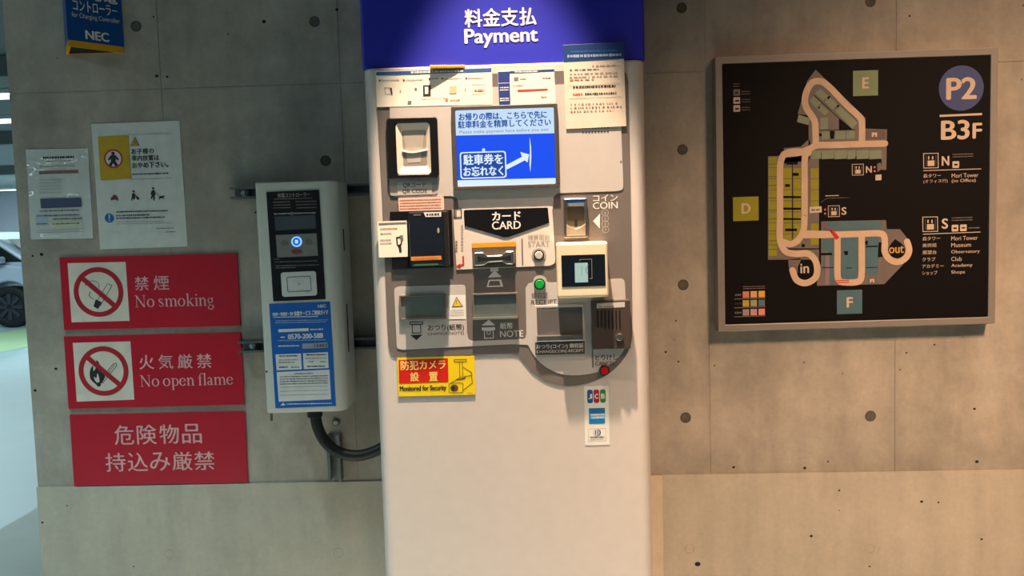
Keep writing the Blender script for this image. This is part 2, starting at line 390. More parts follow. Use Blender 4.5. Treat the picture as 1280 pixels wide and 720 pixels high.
# cabinet: plan outline with rounded front corners, extruded upward
def plan(w_, y0, y1, r, n=8):
    p = [(-w_/2, y1), (w_/2, y1)]
    for i in range(n+1):
        a = -PI/2*i/n; p.append((w_/2-r+r*math.cos(a), y0+r+r*math.sin(a)))
    for i in range(n+1):
        a = -PI/2-PI/2*i/n; p.append((-w_/2+r+r*math.cos(a), y0+r+r*math.sin(a)))
    return p
def extrude_plan(mbx, pts, z0, z1, mt):
    n = len(pts); vs = [(mx+x, y, z0) for x, y in pts]+[(mx+x, y, z1) for x, y in pts]
    mbx.mesh(vs, [tuple(range(n)), tuple(range(2*n-1, n-1, -1))]+[(i, (i+1) % n, n+(i+1) % n, n+i)[::-1] for i in range(n)], mt)
b = MB(); extrude_plan(b, plan(cw, YM, -.02, .022), 0.03, ztop, WHITE); b.build('cabinet', pm, bevel=.003)
b = MB(); extrude_plan(b, plan(cw-.03, YM+.02, -.03, .01), 0, .03, SOFTBLK); b.build('plinth', pm)
HB = mat('header blue', (18, 28, 184), .5, var=.03, spec=.8)
HP = Plane((0, YM+.006, 0))
b = MB(); extrude_plan(b, plan(cw+.004, YM+.006, -.02, .006), ztop, ztop+.30, HB); hd = b.build('header_sign', pm, bevel=.002)
b = MB(); b.text(HP, '料金支払', 580, 10, 671, 33, .0006, WINK, bold=.022); b.text(HP, 'Payment', 580, 35, 673, 59, .0006, WINK, bold=.03); b.build('lettering', hd)

# dark fascia and its paler panels
outer = smooth_path([(472,97),(620,92),(765,86)], 2)+smooth_path([(774,86),(782,91),(785,102)], 4)+[(789,300),(790,410)]+smooth_path([(790,418),(788,433),(780,448),(766,463),(748,474),(725,481),(705,482),(685,477),(668,467),(657,455),(648,444)], 3)+smooth_path([(640,442),(502,447)],1)+smooth_path([(500,447),(490,443),(486,433)],4)+[(484,400),(478,250),(470,104)]
b = MB(); b.prism(M0, [M0.uv(*p) for p in outer], 0, .0016, FASC); fa = b.build('fascia', pm)
A = [(487,114),(774,103)]+smooth_path([(779,229),(778,236.5),(771,239)],4)+[(697,241.5),(692,246),(691,262),(574,266)]+smooth_path([(573,255),(571,248),(564,245)],4)+smooth_path([(500,247),(492,245),(489,238)],4)
b = MB(); b.prism(M0, [M0.uv(*p) for p in A], .0016, .0026, SILVER)
b.prism(M0, [M0.uv(*p) for p in [(498,216),(546,215),(555,237),(500,244),(489,232)]], .0016, .0018, SILVER)
sp = b.build('upper_panel', pm)
b = MB(); Bp = [(566,262),(690,258)]+smooth_path([(694,322),(693,329),(687,332)],3)+[(571,337)]
b.prism(M0, [M0.uv(*p) for p in Bp], .0016, .0032, CREAMP); cp = b.build('card_panel', pm)
Lp = smooth_path([(493,366),(494,360),(500,358)],3)+smooth_path([(575,356),(581,357),(582,363)],3)+smooth_path([(584,416),(586,424),(592,426)],3)+smooth_path([(649,424),(656,423),(658,416)],3)+[(657,362)]+smooth_path([(657,360),(661,354),(666,353),(668,347),(675,344),(682,347),(684,352),(690,353)],3)+smooth_path([(776,348),(780,350),(781,356)],3)+[(784,420)]+smooth_path([(784,424),(780,437),(770,450),(755,461),(738,467),(715,469),(697,466),(680,457),(668,445),(660,431)],3)+[(640,430)]+smooth_path([(504,437),(497,435),(496,428)],3)
b = MB(); b.prism(M0, [M0.uv(*p) for p in Lp], .0016, .0026, SILVER); lp = b.build('lower_panel', pm)
D1 = .0034
b = MB()
for r_, y in enumerate((160.5, 165.8)):
    for i in range(9):
        px = 728.5+i*3.9; b.flat(M0, circ(*M0.uv(px, y-.03*(px-728)), .0016, 10), .0030, SOFTBLK)
b.flat(M0, circ(*M0.uv(776, 202), .002, 10), .003, GINK)
b.build('speaker_holes', sp)

# screen
SB = mat('screen bezel', (84, 80, 76), .4, .2)
SW = mat('screen pale', (200, 224, 250), .12, emit=1.0, var=.0); SBL = mat('screen blue', (0, 80, 246), .12, emit=.95, var=.0); SD = mat('screen deep blue', (10, 80, 190), .12, emit=.75, var=0); ST = mat('screen letter blue', (30, 110, 214), .3, emit=.5, var=.0); SC_ = mat('screen white', (222, 240, 252), .12, emit=1.0, var=0); SG = mat('screen grey letter', (176, 178, 206), .3, emit=.45, var=0)
b = MB(); o_ = rr(M0, 565.5, 132.5, 698, 235.5, 1.5); i_ = rr(M0, 570.5, 137, 693.5, 231.5, 1.5)
b.ringprism(M0, o_, i_, .002, .010, SB); sc = b.build('screen', pm, bevel=.001)
SP = M0.front(.0045)
def sq(x0, y0, x1, y1): return rr(SP, x0, y0, x1, y1)
b = MB(); b.flat(M0, rr(M0, 570, 136.5, 694, 232), .0045, SBL); b.build('display', sc)
b = MB()
b.px(SP, [(569,137),(694,134),(694.5,166.5),(570,169.5)], .0001, SW); b.px(SP, [(571,225.5),(694.5,222.5),(695,232),(571,235)], .0001, SC_)
b.text(SP, 'お帰りの際は、こちらで先に', 573, 140, 684, 149.5, .0003, ST, bold=.035); b.text(SP, '駐車料金を精算してください', 572, 149.5, 689, 159, .0003, ST, bold=.035)
b.text(SP, 'Please make payment here before you exit', 574, 161.5, 686, 166.5, .0003, SG)
b.flat(SP, rr(SP, 575, 189.5, 633, 223, 3.5), .0002, SC_); b.flat(SP, rr(SP, 576.6, 191, 631.4, 221.5, 3), .0003, SD)
b.text(SP, '駐車券を', 579, 192.5, 629, 206, .0005, SC_, bold=.035); b.text(SP, 'お忘れなく', 579, 207.5, 629.5, 220, .0005, SC_, bold=.035)
b.flat(SP, circ(*SP.uv(604.5, 187.5), .0035, 12), .0002, SW)
b.px(SP, [(632.5,206.5),(652.5,196),(650.5,190),(661.5,193),(659.5,203),(656,200.5),(633.5,212)], .0004, SC_)
b.px(SP, [(662,171),(663.8,183),(664.2,196),(663,215),(661.8,205),(662.4,190)], .0004, SC_)
b.build('screen_graphics', sc)

# QR reader
Q0 = M0.front(.009); b = MB(); o_ = rr(Q0, 483.5, 146.5, 548, 223, 5); i_ = rr(Q0, 495.5, 154, 538, 217.5, 4)
b.ringprism(Q0, o_, i_, -.0074, 0, BLACK); qr = b.build('code_reader', pm, bevel=.003)
b = MB(); i2 = rr(M0, 503.5, 163, 533.5, 208, 2)
QB = mat('reader bezel', (222, 206, 190), .35, var=.02); QG = mat('reader glass', (150, 142, 132), .12, var=.1, scale=12)
b.funnel(M0, i_, i2, .0085, .0035, QB, QG); rw = b.build('reader_window', qr)
b = MB(); b.px(M0, [(503.5,163.5),(531,162.8),(528,187),(508,188)], .0037, mat('reader upper glass sheen', (176, 166, 154), .15)); b.px(M0, [(508,189),(527,188.5),(526,203),(510,204)], .0038, mat('reader lower glass glow', (186, 178, 168), .15)); b.build('glass_sheen', rw)  # paler patches: reflection and glow on the glass painted as colour
b = MB(); b.prism(M0, [M0.uv(*p) for p in smooth_path([(503,187),(516,189),(535,185.8)],4)+smooth_path([(535,188.2),(516,191.6),(503,189.6)],4)], .0036, .006, mat('reader painted reflection', (246, 242, 236), .2)); b.build('reflection_bar', rw)  # white bar stands in for the reflection line across the glass
b = MB(); b.prism(M0, rr(M0, 487.5, 221, 547, 244, 3), .0016, .0034, mat('reader name plate', (172, 164, 158), .5)); b.prism(M0, rr(M0, 497, 227, 540, 243.5, 1), .0034, .004, SILVER); pt = b.build('name_plate', qr)
b = MB(); b.text(M0, 'QRコード', 504, 228, 533, 235, .0043, INK); b.text(M0, 'QR CODE', 503.5, 236.5, 534, 242, .0043, INK); b.build('lettering', pt)

# black contactless card reader on its backing
b = MB(); b.prism(M0, rr(M0, 489, 263.5, 566, 335.5, 1), .0016, .006, BLACK); rb = b.build('ticket_reader', pm, bevel=.001)
PR = M0.front(.036)
RB = mat('reader dark blue', (22, 30, 42), .3, var=.08)
b = MB(); b.prism(PR, rr(PR, 511.5, 264.5, 555, 333, 2), -.031, 0, RB); b.build('reader_body', rb, bevel=.004)
PR2 = M0.front(.030); b = MB(); b.prism(PR2, rr(PR2, 553, 264, 560.5, 333, 1), -.026, 0, SOFTBLK); b.build('reader_side_rail', rb, bevel=.002)
b = MB(); b.px(PR, [(529.5,265.5),(551.5,265),(551.5,270.8),(532,271.2)], .0004, PAPER); b.greek(PR, 533, 268.3, 550, 3, .0006, INK, dash=(1, 2)); b.build('white_label', rb); b = MB(); b.greek(PR, 518, 323.3, 548, 2, .0006, OINK); b.px(PR, [(513.5,321),(551.5,319.5),(552,324.5),(513.8,326)], .0004, mat('amber strip', (220, 140, 36), .4)); b.build('amber_label', rb); b = MB(); b.px(PR, [(517.5,330.3),(548,329.2),(548,331.2),(517.5,332.3)], .0004, mat('green strip', (62, 110, 66), .4))

b.build('green_label', rb); b = MB(); b.flat(PR, circ(*PR.uv(548, 288), .0022, 14, .0055), .0004, LINK); b.greek(PR, 517, 268.8, 526, 1.6, .0005, GINK); b.build('reader_mark', rb)

# card panel content
b = MB(); b.prism(M0, [M0.uv(*p) for p in smooth_path([(580,266),(580.5,263),(584,262.4)],3)+smooth_path([(681,259.6),(684.5,260),(685,263)],3)+[(686.5,278.5),(635,296.5),(630,296.6),(581,282.5)]], .0032, .0044, BLACK); cs = b.build('card_sign', cp)
b = MB(); b.text(M0, 'カード', 615, 264.5, 651, 275.5, .0047, WINK, bold=.04); b.text(M0, 'CARD', 615, 276.5, 651, 286.5, .0047, WINK, bold=.02); b.build('lettering', cs)
b = MB(); b.px(M0, [(589.5,304.3),(645,302.2),(645.5,307.8),(589.8,309.8)], .0046, mat('yellow strip', (226, 158, 32), .45)); b.prism(M0, rr(M0, 590.5, 308.5, 645, 334, .5), .0032, .0045, mat('slot recess', (92, 84, 76), .5)); b.build('slot_backing', cp)
b = MB(); mouth = [(593,315.5),(604,315),(610,319.5),(627,318.5),(633,313.8),(641,313.5),(643,315),(643,328.5),(641,330),(633,330),(628,326.5),(611,327.5),(605,331.5),(594,332),(592.5,330)]
b.prism(M0, [M0.uv(*p) for p in mouth], .004, .013, STEEL); ms = b.build('card_slot', cp, bevel=.0025, seg=3)
b = MB(); b.px(M0, [(597,320),(609,322),(628,321.5),(639,318.5),(639,325),(628,324),(610,325),(597,327)], .0134, SOFTBLK); b.build('slot_opening', ms)
b = MB(); b.px(M0, [(613,332.5),(623,332.2),(623,339),(613,339.4)], .0037, CREAMP); b.px(M0, [(618,337.5),(627,346),(610,347)], .0020, WINK)
b.stroke(M0, [(611.5,350.5),(625.5,350),(628,357.5),(609.5,358)], 1.5, .0020, WINK, closed=True)
b.px(M0, [(624,350),(626.5,350),(629,358),(626,358)], .0021, WINK); b.build('slot_arrow', fa)
b = MB(); b.stroke(M0, [(652.5,299),(653.3,331)], 1.8, .0035, FASC); b.text(M0, '精算開始', 660, 293, 687, 300, .0036, LINK); b.text(M0, 'START', 660, 301.5, 687, 308, .0036, LINK)
b.build('start_lettering', cp); b = MB(); b.px(M0, [(567,260.8),(571,260.6),(571,272),(567,272.2)], .0036, GINK); b.stroke(M0, [(567.5,261),(576.5,260.6),(577,271.8),(568,272.2)], 1.3, .0037, INK, closed=True)
for i in range(9): b.px(M0, [(576.5,281+i*3.8),(579,281+i*3.8),(579,283+i*3.8),(576.5,283+i*3.8)], .0036, LINK)
for i in range(4): b.px(M0, [(569.5,301+i*3.8),(571.8,301+i*3.8),(571.8,303.2+i*3.8),(569.5,303.2+i*3.8)], .0036, GINK)
b.stroke(M0, [(579,320),(579.5,330.5),(575,332)], 2.2, .0037, RINK, caps=False); b.px(M0, [(569.5,332.8),(575.5,329.3),(575.8,335.5)], .0037, RINK)
b.build('arrow_label', cp)
def button(name, px, py, r, ring, mt, rmt, par, d=.0032, h=.006, r2=None):
    c = M0.uv(px, py); k = scale(M0, px, py); b = MB()
    b.ringprism(M0, circ(*c, ring*k), circ(*c, r*k), d, d+h*.6, rmt); o = b.build(name, par, bevel=.0006)
    b = MB(); b.prism(M0, circ(*c, (r2 or r*.96)*k), d, d+h, mt); b.build('button_cap', o, bevel=.0015, seg=3); return o
b = MB(); c = M0.uv(673.5, 319); k = scale(M0, 673.5, 319); b.prism(M0, circ(*c, 9*k), .0032, .004, LINK); b.build('button_bezel', cp)
button('start_button', 673.5, 319, 5.2, 6.6, SILVER, BLACK, pm, .004, .004)
button('receipt_button', 674.5, 355, 5.8, 7.2, mat('green button', (24, 160, 66), .25, emit=.05), SOFTBLK, pm, .0026, .008)
button('cancel_button', 755.2, 462.3, 5.0, 6.4, mat('red button', (188, 14, 20), .3), SOFTBLK, pm, .0026, .008)

# coin inlet
C0 = M0.front(.011); b = MB(); o_ = rr(C0, 704.5, 248, 734.5, 297, 1.5); i_ = rr(C0, 707.5, 249.5, 731.8, 294, 1.5)
b.ringprism(C0, o_, i_, -.0094, 0, STEEL); co = b.build('coin_slot', pm, bevel=.0012)
b = MB(); i2 = rr(M0, 709, 258, 730.5, 283, 3)
b.funnel(M0, i_, i2, .0095, .0035, mat('coin cup', (188, 176, 160), .3, .8, var=.1), mat('coin recess', (140, 128, 108), .35, .7, var=.2, scale=20))
cu = b.build('coin_cup', co)
b = MB(); b.prism(M0, [M0.uv(*p) for p in smooth_path([(707.8,280.5),(712,283),(719,286),(726,283.5),(731.3,279.5)],4)+[(731.5,293.8),(708,294.2)]], .003, .0105, mat('coin chute metal', (226, 204, 176), .35, .6)); b.build('coin_chute', co, bevel=.002, seg=3)
b = MB(); b.px(M0, [(718,274.5),(721.5,274.3),(721.5,283.5),(718,283.8)], .0042, INK); b.px(M0, [(707.5,249.5),(731.3,248.7),(731.3,253.6),(707.8,254.5)], .0099, mat('blue strip', (42, 92, 158), .4)); b.build('coin_opening', co)
b = MB(); b.text(M0, 'コイン', 741, 243.3, 772, 251.5, .0019, WINK, bold=.02); b.text(M0, 'COIN', 741, 252.5, 772, 261, .0019, WINK, bold=.012); b.px(M0, [(741,276.3),(750,266.8),(749.6,285.6)], .0019, WINK)
for px, py in ((756.2,266),(756.3,273),(756.4,280),(757,286.8)):
    c = M0.uv(px, py); b.ringprism(M0, circ(*c, .0072, 24), circ(*c, .0058, 24), .0016, .0019, LINK); b.text(M0, '¥', px-1.8, py-2.2, px+1.8, py+2.2, .0019, LINK)
b.build('coin_lettering', fa); b = MB()
b.text(M0, '紙幣', 625, 403, 641, 411, .0019, WINK, bold=.02); b.text(M0, 'NOTE', 625, 413, 654, 421, .0019, WINK, bold=.012)
b.px(M0, [(611,399.5),(619,406.3),(602,406.8)], .0019, WINK); b.px(M0, [(602.3,409.3),(618.8,408.8),(619,412.3),(602.3,412.8)], .0019, WINK)
b.stroke(M0, [(605.5,413),(616.5,412.6),(616.8,422.3),(605.8,422.7)], 1.0, .0019, WINK, closed=True); c = M0.uv(611, 415.5); b.ringprism(M0, circ(*c, .0042, 16), circ(*c, .003, 16), .0016, .0019, WINK)
b.build('note_lettering', fa)

# cream payment terminal standing proud
PT = M0.front(.04)
CT = mat('cream plastic', (238, 222, 188), .42, var=.02)
b = MB(); b.prism(PT, rr(PT, 696.5, 302.5, 760.5, 372.5, 3.5), -.0385, 0, CT); ct = b.build('contactless_terminal', pm, bevel=.006, seg=3)
b = MB(); b.prism(PT, rr(PT, 702, 318.5, 756.5, 358, .5), -.001, .0008, mat('terminal screen', (18, 26, 36), .18, var=.05)); ts = b.build('terminal_screen', ct)
b = MB(); b.flat(PT, rr(PT, 718.5, 328.5, 734.8, 353), .0012, mat('terminal card icon', (146, 186, 196), .4, emit=.15, var=.02)); b.stroke(PT, [(724.5,326),(724.6,324.3),(739.5,323.9),(740,348),(737,348.2)], .8, .0012, GINK)
for k in range(3): b.stroke(PT, [(735.5,330+k*0),(737.8+k*.0,331)], .6, .0012, GINK)
b.stroke(PT, smooth_path([(735.5,331),(732.5,336),(732.5,339),(735.5,343)],4), .6, .0014, GINK); b.stroke(PT, [(727,333),(727.2,344)], .5, .0014, GINK); b.build('terminal_icon', ts)

# receipt and coin return
b = MB(); o_ = rr(M0, 669, 380.5, 730, 443, 1); i_ = rr(M0, 671.5, 384, 728, 425.5, 1); b.ringprism(M0, o_, i_, .0026, .006, SILVER); rc = b.build('change_tray', pm, bevel=.001)
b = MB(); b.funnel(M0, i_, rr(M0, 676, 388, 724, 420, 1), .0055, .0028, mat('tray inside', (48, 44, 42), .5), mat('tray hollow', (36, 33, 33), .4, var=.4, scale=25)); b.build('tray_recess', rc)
GL = bpy.data.materials.new('tray flap'); GL.use_nodes = True; bb = GL.node_tree.nodes['Principled BSDF']; bb.inputs['Base Color'].default_value = (.62, .6, .58, 1); bb.inputs['Transmission Weight'].default_value = .85; bb.inputs['Roughness'].default_value = .12; bb.inputs['IOR'].default_value = 1.2
b = MB(); b.prism(M0, rr(M0, 672, 384.5, 727.5, 418.5), .0050, .0056, GL); b.build('clear_flap', rc)
b = MB(); b.prism(M0, rr(M0, 671, 418, 728.5, 425.5, 1), .003, .013, STEEL); b.build('tray_lip', rc, bevel=.002)
b = MB(); b.prism(M0, rr(M0, 669, 426.5, 730.5, 442.5, .5), .0055, .0068, mat('tray name plate', (70, 66, 64), .5)); rp = b.build('name_plate', rc)
b = MB(); b.text(M0, 'おつり(コイン) 領収証', 670.5, 429, 729, 435.5, .0071, WINK, bold=.02); b.text(M0, 'CHANGE(COIN) RECEIPT', 671, 436.5, 729, 441, .0071, WINK); b.build('lettering', rp)
b = MB(); b.text(M0, '領収証', 664, 365.5, 685, 373, .0029, INK); b.text(M0, 'RECEIPT', 664, 374.5, 696, 380.3, .0029, INK); b.build('receipt_lettering', lp); b = MB(); b.text(M0, 'とりけし', 744, 443, 772, 450, .0029, INK, bold=.02); b.text(M0, 'CANCEL', 744, 451.3, 768.5, 456.5, .0029, INK); b.stroke(M0, [(740.3,436),(740.8,458.5)], 1.8, .0029, FASC)
b.build('cancel_lettering', lp); b = MB(); b.text(M0, 'おつり(紙幣)', 535, 405, 580, 414, .0029, INK, bold=.012); b.text(M0, 'CHANGE(NOTE)', 535, 414.8, 580, 419.3, .0029, INK)
b.stroke(M0, [(512.5,402.5),(528.7,402),(528.8,405),(512.6,405.4)], .9, .0029, INK, closed=True); b.stroke(M0, [(515.3,405.5),(526,405.2),(526.3,415.8),(515.6,416)], 1, .0029, INK, closed=True); b.px(M0, [(513,418.6),(528.3,418),(520.8,425)], .0029, INK)
b.build('change_lettering', lp)

# note slots
LCD = mat('note shutter', (116, 124, 118), .25, .2, var=.05); LCD2 = mat('note inlet shutter', (96, 108, 108), .25, .2, var=.05)
for nm, x0, y0, x1, y1, mt, d in (('note_outlet', 500, 368, 557.5, 399, LCD, .0026), ('note_inlet', 591, 366, 647.5, 398, LCD2, .0016)):
    b = MB(); b.ringprism(M0, rr(M0, x0, y0, x1, y1, .5), rr(M0, x0+2, y0+2, x1-2, y1-2, .5), d, d+.005, mat('slot frame', (110, 106, 100), .4)); no = b.build(nm, pm, bevel=.0006)
    b = MB(); b.prism(M0, rr(M0, x0+1.5, y0+1.5, x1-1.5, y1-1.5), d, d+.0015, mt); b.build('shutter', no)
    if nm == 'note_inlet':
        b = MB(); b.prism(M0, rr(M0, x0, y1-2.2, x1, y1, .5), d, d+.012, STEEL); b.build('inlet_lip', no, bevel=.0008)
# intercom
IP = M0.front(.020); b = MB(); b.prism(IP, rr(IP, 740, 375.5, 788, 436.5, 1), -.0184, 0, mat('intercom brown', (70, 60, 54), .4)); ic = b.build('intercom', pm, bevel=.002)
b = MB()
for k in range(7):
    x = 747+k*4.6; b.stroke(IP, [(x, 388.5), (x+.4, 411 if k > 1 else 409)], 1.4, .0004, BLACK)
b.flat(IP, circ(*IP.uv(764, 434.3), .0016, 10), .0004, BLACK); b.build('sound_slots', ic)
b = MB(); b.prism(IP, circ(*IP.uv(774.5, 421.3), .0075, 24), 0, .004, STEEL); b.build('call_button', ic, bevel=.0015)
b = MB(); b.px(IP, [(746,379.3),(781,377.3),(781,384),(746,385.3)], .0004, mat('intercom label', (196, 190, 186), .5)); b.greek(IP, 748, 383.7, 768, 2, .0006, GINK, dash=(1, 2)); b.build('label', ic)
# yellow tab under the header
YT = mat('yellow tab', (224, 158, 36), .5)
b = MB(); c = bx(M0, 538, 81.5, 581.5, 86.5); xa_, xb_, za_, zb_ = c[0]-c[2]/2, c[0]+c[2]/2, c[1]-.003, c[1]+.003
vs = [(x, y, z) for z in (za_, zb_) for x, y in ((xa_, YM+.002), (xa_, YM-.0125), (xb_, YM-.004), (xb_, YM+.002))]
b.mesh(vs, [(3,2,1,0),(4,5,6,7),(0,1,5,4),(1,2,6,5),(2,3,7,6),(3,0,4,7)], YT); b.build('header_tab', pm, bevel=.001)

# ------------------------------------------------------------------ papers and stickers fixed to the machine
def sheet(name, label, cat, pl, UL, UR, LR, LL, mt, d=.0, t=.0006, group=None, r=0, curl=0.0):
    cx, cy, w_, h_, a = quad(pl, UL, UR, LR, LL)
    p = pl.at(cx, cy-h_/2, d); o = thing(name, label, cat, p, group)
    b = MB()
    if curl: # slightly bowed paper
        n = 12; ca, sa = math.cos(a), math.sin(a)
        fr = lambda x, y, dd: pl.at(cx+x*ca-y*sa, cy+x*sa+y*ca, dd)
        for j in range(n):
            for i in range(n):
                q = []
                for ii, jj in ((i, j), (i+1, j), (i+1, j+1), (i, j+1)):
                    x, y = (ii/n-.5)*w_, (jj/n-.5)*h_
                    q.append(fr(x, y, d+t+curl*(math.sin(jj/n*7+ii/n*3)*.5+.5)*(.3+abs(ii/n-.5))))
                b.face(q, mt)
        b.prism(pl, rrect(cx, cy, w_, h_, 0, ang=a), d, d+t*.5, mt)
        so = b.build('sheet', o, smooth=True)
    else:
        b.prism(pl, rrect(cx, cy, w_, h_, r, ang=a), d, d+t, mt); so = b.build('sheet', o)
    return o, a
def N(o, fn, name='print'):
    b = MB(); fn(b); return b.build(name, o)
BLUEH = mat('paper header blue', (44, 92, 168), .5, var=.03)
NP = mat('notice paper warm', (246, 236, 218), .6, var=.015)
D = .0028
o, a = sheet('guide_poster', 'wide cream guide strip with blue title bar taped under the blue header', 'notice', M0, (470,90), (615,85), (616,131), (471,134), NP, d=.0016, t=.0014)
def f(b):
    e = .0034
    b.px(M0, [(470.5,90.5),(614.5,85.5),(614.6,89.5),(470.6,94.8)], e, BLUEH); b.greek(M0, 514, 91, 580, 2.6, e+.0002, WINK, dash=(1, 2.4))
    for x, y, l in ((475,101,24),(505,100.5,24),(537,99,12),(553,98.7,24),(583,98,22)):
        b.flat(M0, circ(*M0.uv(x, y), .0018, 10), e, INK); b.greek(M0, x+2, y, x+l, 1.2, e, LINK)
    b.stroke(M0, [(481,110),(482,118),(489,117.5),(487,109.5)], .7, e, LINK, closed=True); b.px(M0, [(488,110),(490,110),(491,119),(489.5,119)], e, INK)
    b.px(M0, [(529,107),(538.5,106.5),(538.7,120),(529.2,120.4)], e, INK); b.px(M0, [(531.2,109),(535.5,108.8),(535.7,117.6),(531.4,118)], e+.0002, PAPER)
    b.flat(M0, circ(*M0.uv(520, 111.5), .0025, 10), e, GINK); b.px(M0, [(510,126.5),(514.6,126.3),(514.6,130),(510,130.2)], e, GINK)
    b.px(M0, [(562,108),(571,107.7),(571,117),(562,117.3)], e, mat('pale tan ink', (220, 190, 150), .6)); b.stroke(M0, [(590,106),(606,105.4),(606.3,117),(590.3,117.6)], .6, e, LINK, closed=True); b.greek(M0, 593, 113.5, 605, 2.4, e, OINK)
    b.greek(M0, 527, 123.7, 560, .8, e, LINK); b.flat(M0, circ(*M0.uv(558.5, 125), .0028, 12), e, OINK); b.greek(M0, 563, 125.5, 575, 1.3, e, OINK)
    b.px(M0, [(500,112),(502,114),(500,117)], e, LINK); b.px(M0, [(581,110),(583,112),(581,115)], e, LINK)
N(o, f)
o, a = sheet('invoice_poster', 'small cream notice with a navy side column and red line above the screen', 'notice', M0, (622,90), (693,86.5), (694,128.5), (624,132.5), NP, d=.0016, t=.0016)
NV = mat('navy print', (36, 58, 130), .5)
def f(b):
    e = .0035
    b.px(M0, [(622.3,90.3),(637,89.7),(638,131.5),(624,132.2)], e, NV); b.px(M0, [(637,89.4),(692.7,86.8),(692.8,89.4),(637,92)], e, NV)
    b.greek(M0, 643, 90.4, 672, 1.6, e+.0002, WINK); b.stroke(M0, [(623,104.5),(637,104)], .6, e+.0002, WINK, caps=False)
    for y in (110, 113, 123.5, 126): b.greek(M0, 625, y, 636, 1.7, e+.0002, WINK, dash=(1, 2))
    b.px(M0, [(642.5,97),(648,96.7),(648,101),(642.5,101.3)], e, GINK); b.greek(M0, 650, 98.8, 658, 1.8, e, LINK); b.greek(M0, 678, 98, 688, 1.6, e, GINK); b.greek(M0, 641, 107.5, 654, 1, e, OINK)
    b.px(M0, [(647,112.5),(684.5,111),(684.7,113),(647,115)], e, mat('red line', (214, 62, 44), .5)); b.greek(M0, 676, 121.5, 683, 2, e, LINK)
N(o, f)
o, a = sheet('fee_notice', 'tall paper notice with dark blue heading hung over the header edge', 'notice', M0, (703,57), (780,53), (781.5,157.5), (708,162), mat('notice paper tan', (222, 206, 188), .6), d=.0034, t=.001)
def f(b):
    e = .0048; b.px(M0, [(703.2,57.2),(779.8,53.2),(780.2,74),(704.2,77.6)], e, mat('heading blue', (16, 60, 120), .5)); b.greek(M0, 714, 65.5, 772, 2.6, e+.0002, BLUEH, dash=(1, 2.4)); b.greek(M0, 709, 71, 776, 3.6, e+.0002, mat('heading grey ink', (150, 170, 200), .6), dash=(1.2, 2.4), gap=.15)
    for y, x1, mt in ((83,772,LINK),(88,748,GINK),(93,771,LINK),(97,773,LINK),(100.5,742,OINK)): b.greek(M0, 712 if y > 84 else 740, y, x1, 1.8, e, mt, gap=.8)
    b.stroke(M0, [(711,107.5),(775,105)], .5, e, LINK, caps=False); b.greek(M0, 716, 109.5, 770, 2.8, e, INK, dash=(1, 2.2)); b.greek(M0, 716, 118.5, 728, 2.4, e, RINK, dash=(1, 2)); b.greek(M0, 731, 118, 770, 2.6, e, INK, dash=(1, 2.2)); b.stroke(M0, [(711,123.5),(776,121)], .5, e, LINK, caps=False)
    for y, x1 in ((131,774),(135.5,778),(140,766)): b.greek(M0, 713, y, x1, 2, e, OINK if y != 135.5 else GINK, gap=.8, dash=(1, 3))
N(o, f)
o, a = sheet('instruction_card', 'small cream card with a hand terminal drawing beside the black reader', 'notice', M0, (473,277), (509,275.5), (510.5,320.5), (474,322), NP, d=.006, t=.001)
def f(b):
    e = .0074; b.px(M0, [(474,279),(508.5,277.5),(508.5,279.3),(474,280.8)], e, GINK)
    for y in (286,292,300,304): b.greek(M0, 476, y, 497 if y < 290 else 490, 1.4, e, OINK if y < 290 else LINK)
    b.stroke(M0, [(496.5,297),(502,296),(502.5,304),(499,308),(497.3,305)], 1.6, e, INK, closed=True); b.px(M0, [(500,294.5),(504,293.5),(505,299),(502.5,302)], e+.0002, GINK); b.px(M0, [(498.5,306),(502,305.5),(502.8,314.5),(499.8,315)], e, INK)
N(o, f)
PINK = mat('pink paper', (230, 196, 180), .6)
o, a = sheet('instruction_strip', 'pink paper strip with lines of text just above the black reader', 'notice', M0, (498,247.5), (555,245.5), (555.5,262.5), (499,264.5), PINK, d=.0036, t=.0008, r=.003)
N(o, lambda b: [b.greek(M0, 500, y, 552, 1.2, .0047, OINK) for y in (250.5, 254, 257.5, 261)])
o, a = sheet('warning_sticker', 'small white sticker with yellow warning triangle between the two note slots', 'sticker', M0, (559.5,369.5), (582,368.8), (582.5,398.3), (560,399), PAPER, d=.0026, t=.0005)
def f(b):
    b.px(M0, [(570.8,370.5),(579.2,383.2),(565,383.6)], .0034, GINK); b.px(M0, [(570.9,372.5),(577.3,382.3),(566.8,382.6)], .0036, mat('warning yellow', (236, 190, 30), .5)); b.px(M0, [(570.4,375),(571.6,375),(571.3,380),(570.7,380)], .0038, GINK)
    for y in (388,391,394): b.greek(M0, 563, y, 580, .9, .0034, LINK)
N(o, f, 'pictogram')
YEL = mat('sticker yellow', (238, 206, 20), .4, var=.02); SR = mat('sticker red', (206, 30, 16), .4)
o, a = sheet('security_sticker', 'yellow and red camera warning sticker under the change note slot', 'sticker', M0, (496.5,447.5), (593.5,444), (594,492.5), (498,496), YEL, d=.0016, t=.0006)
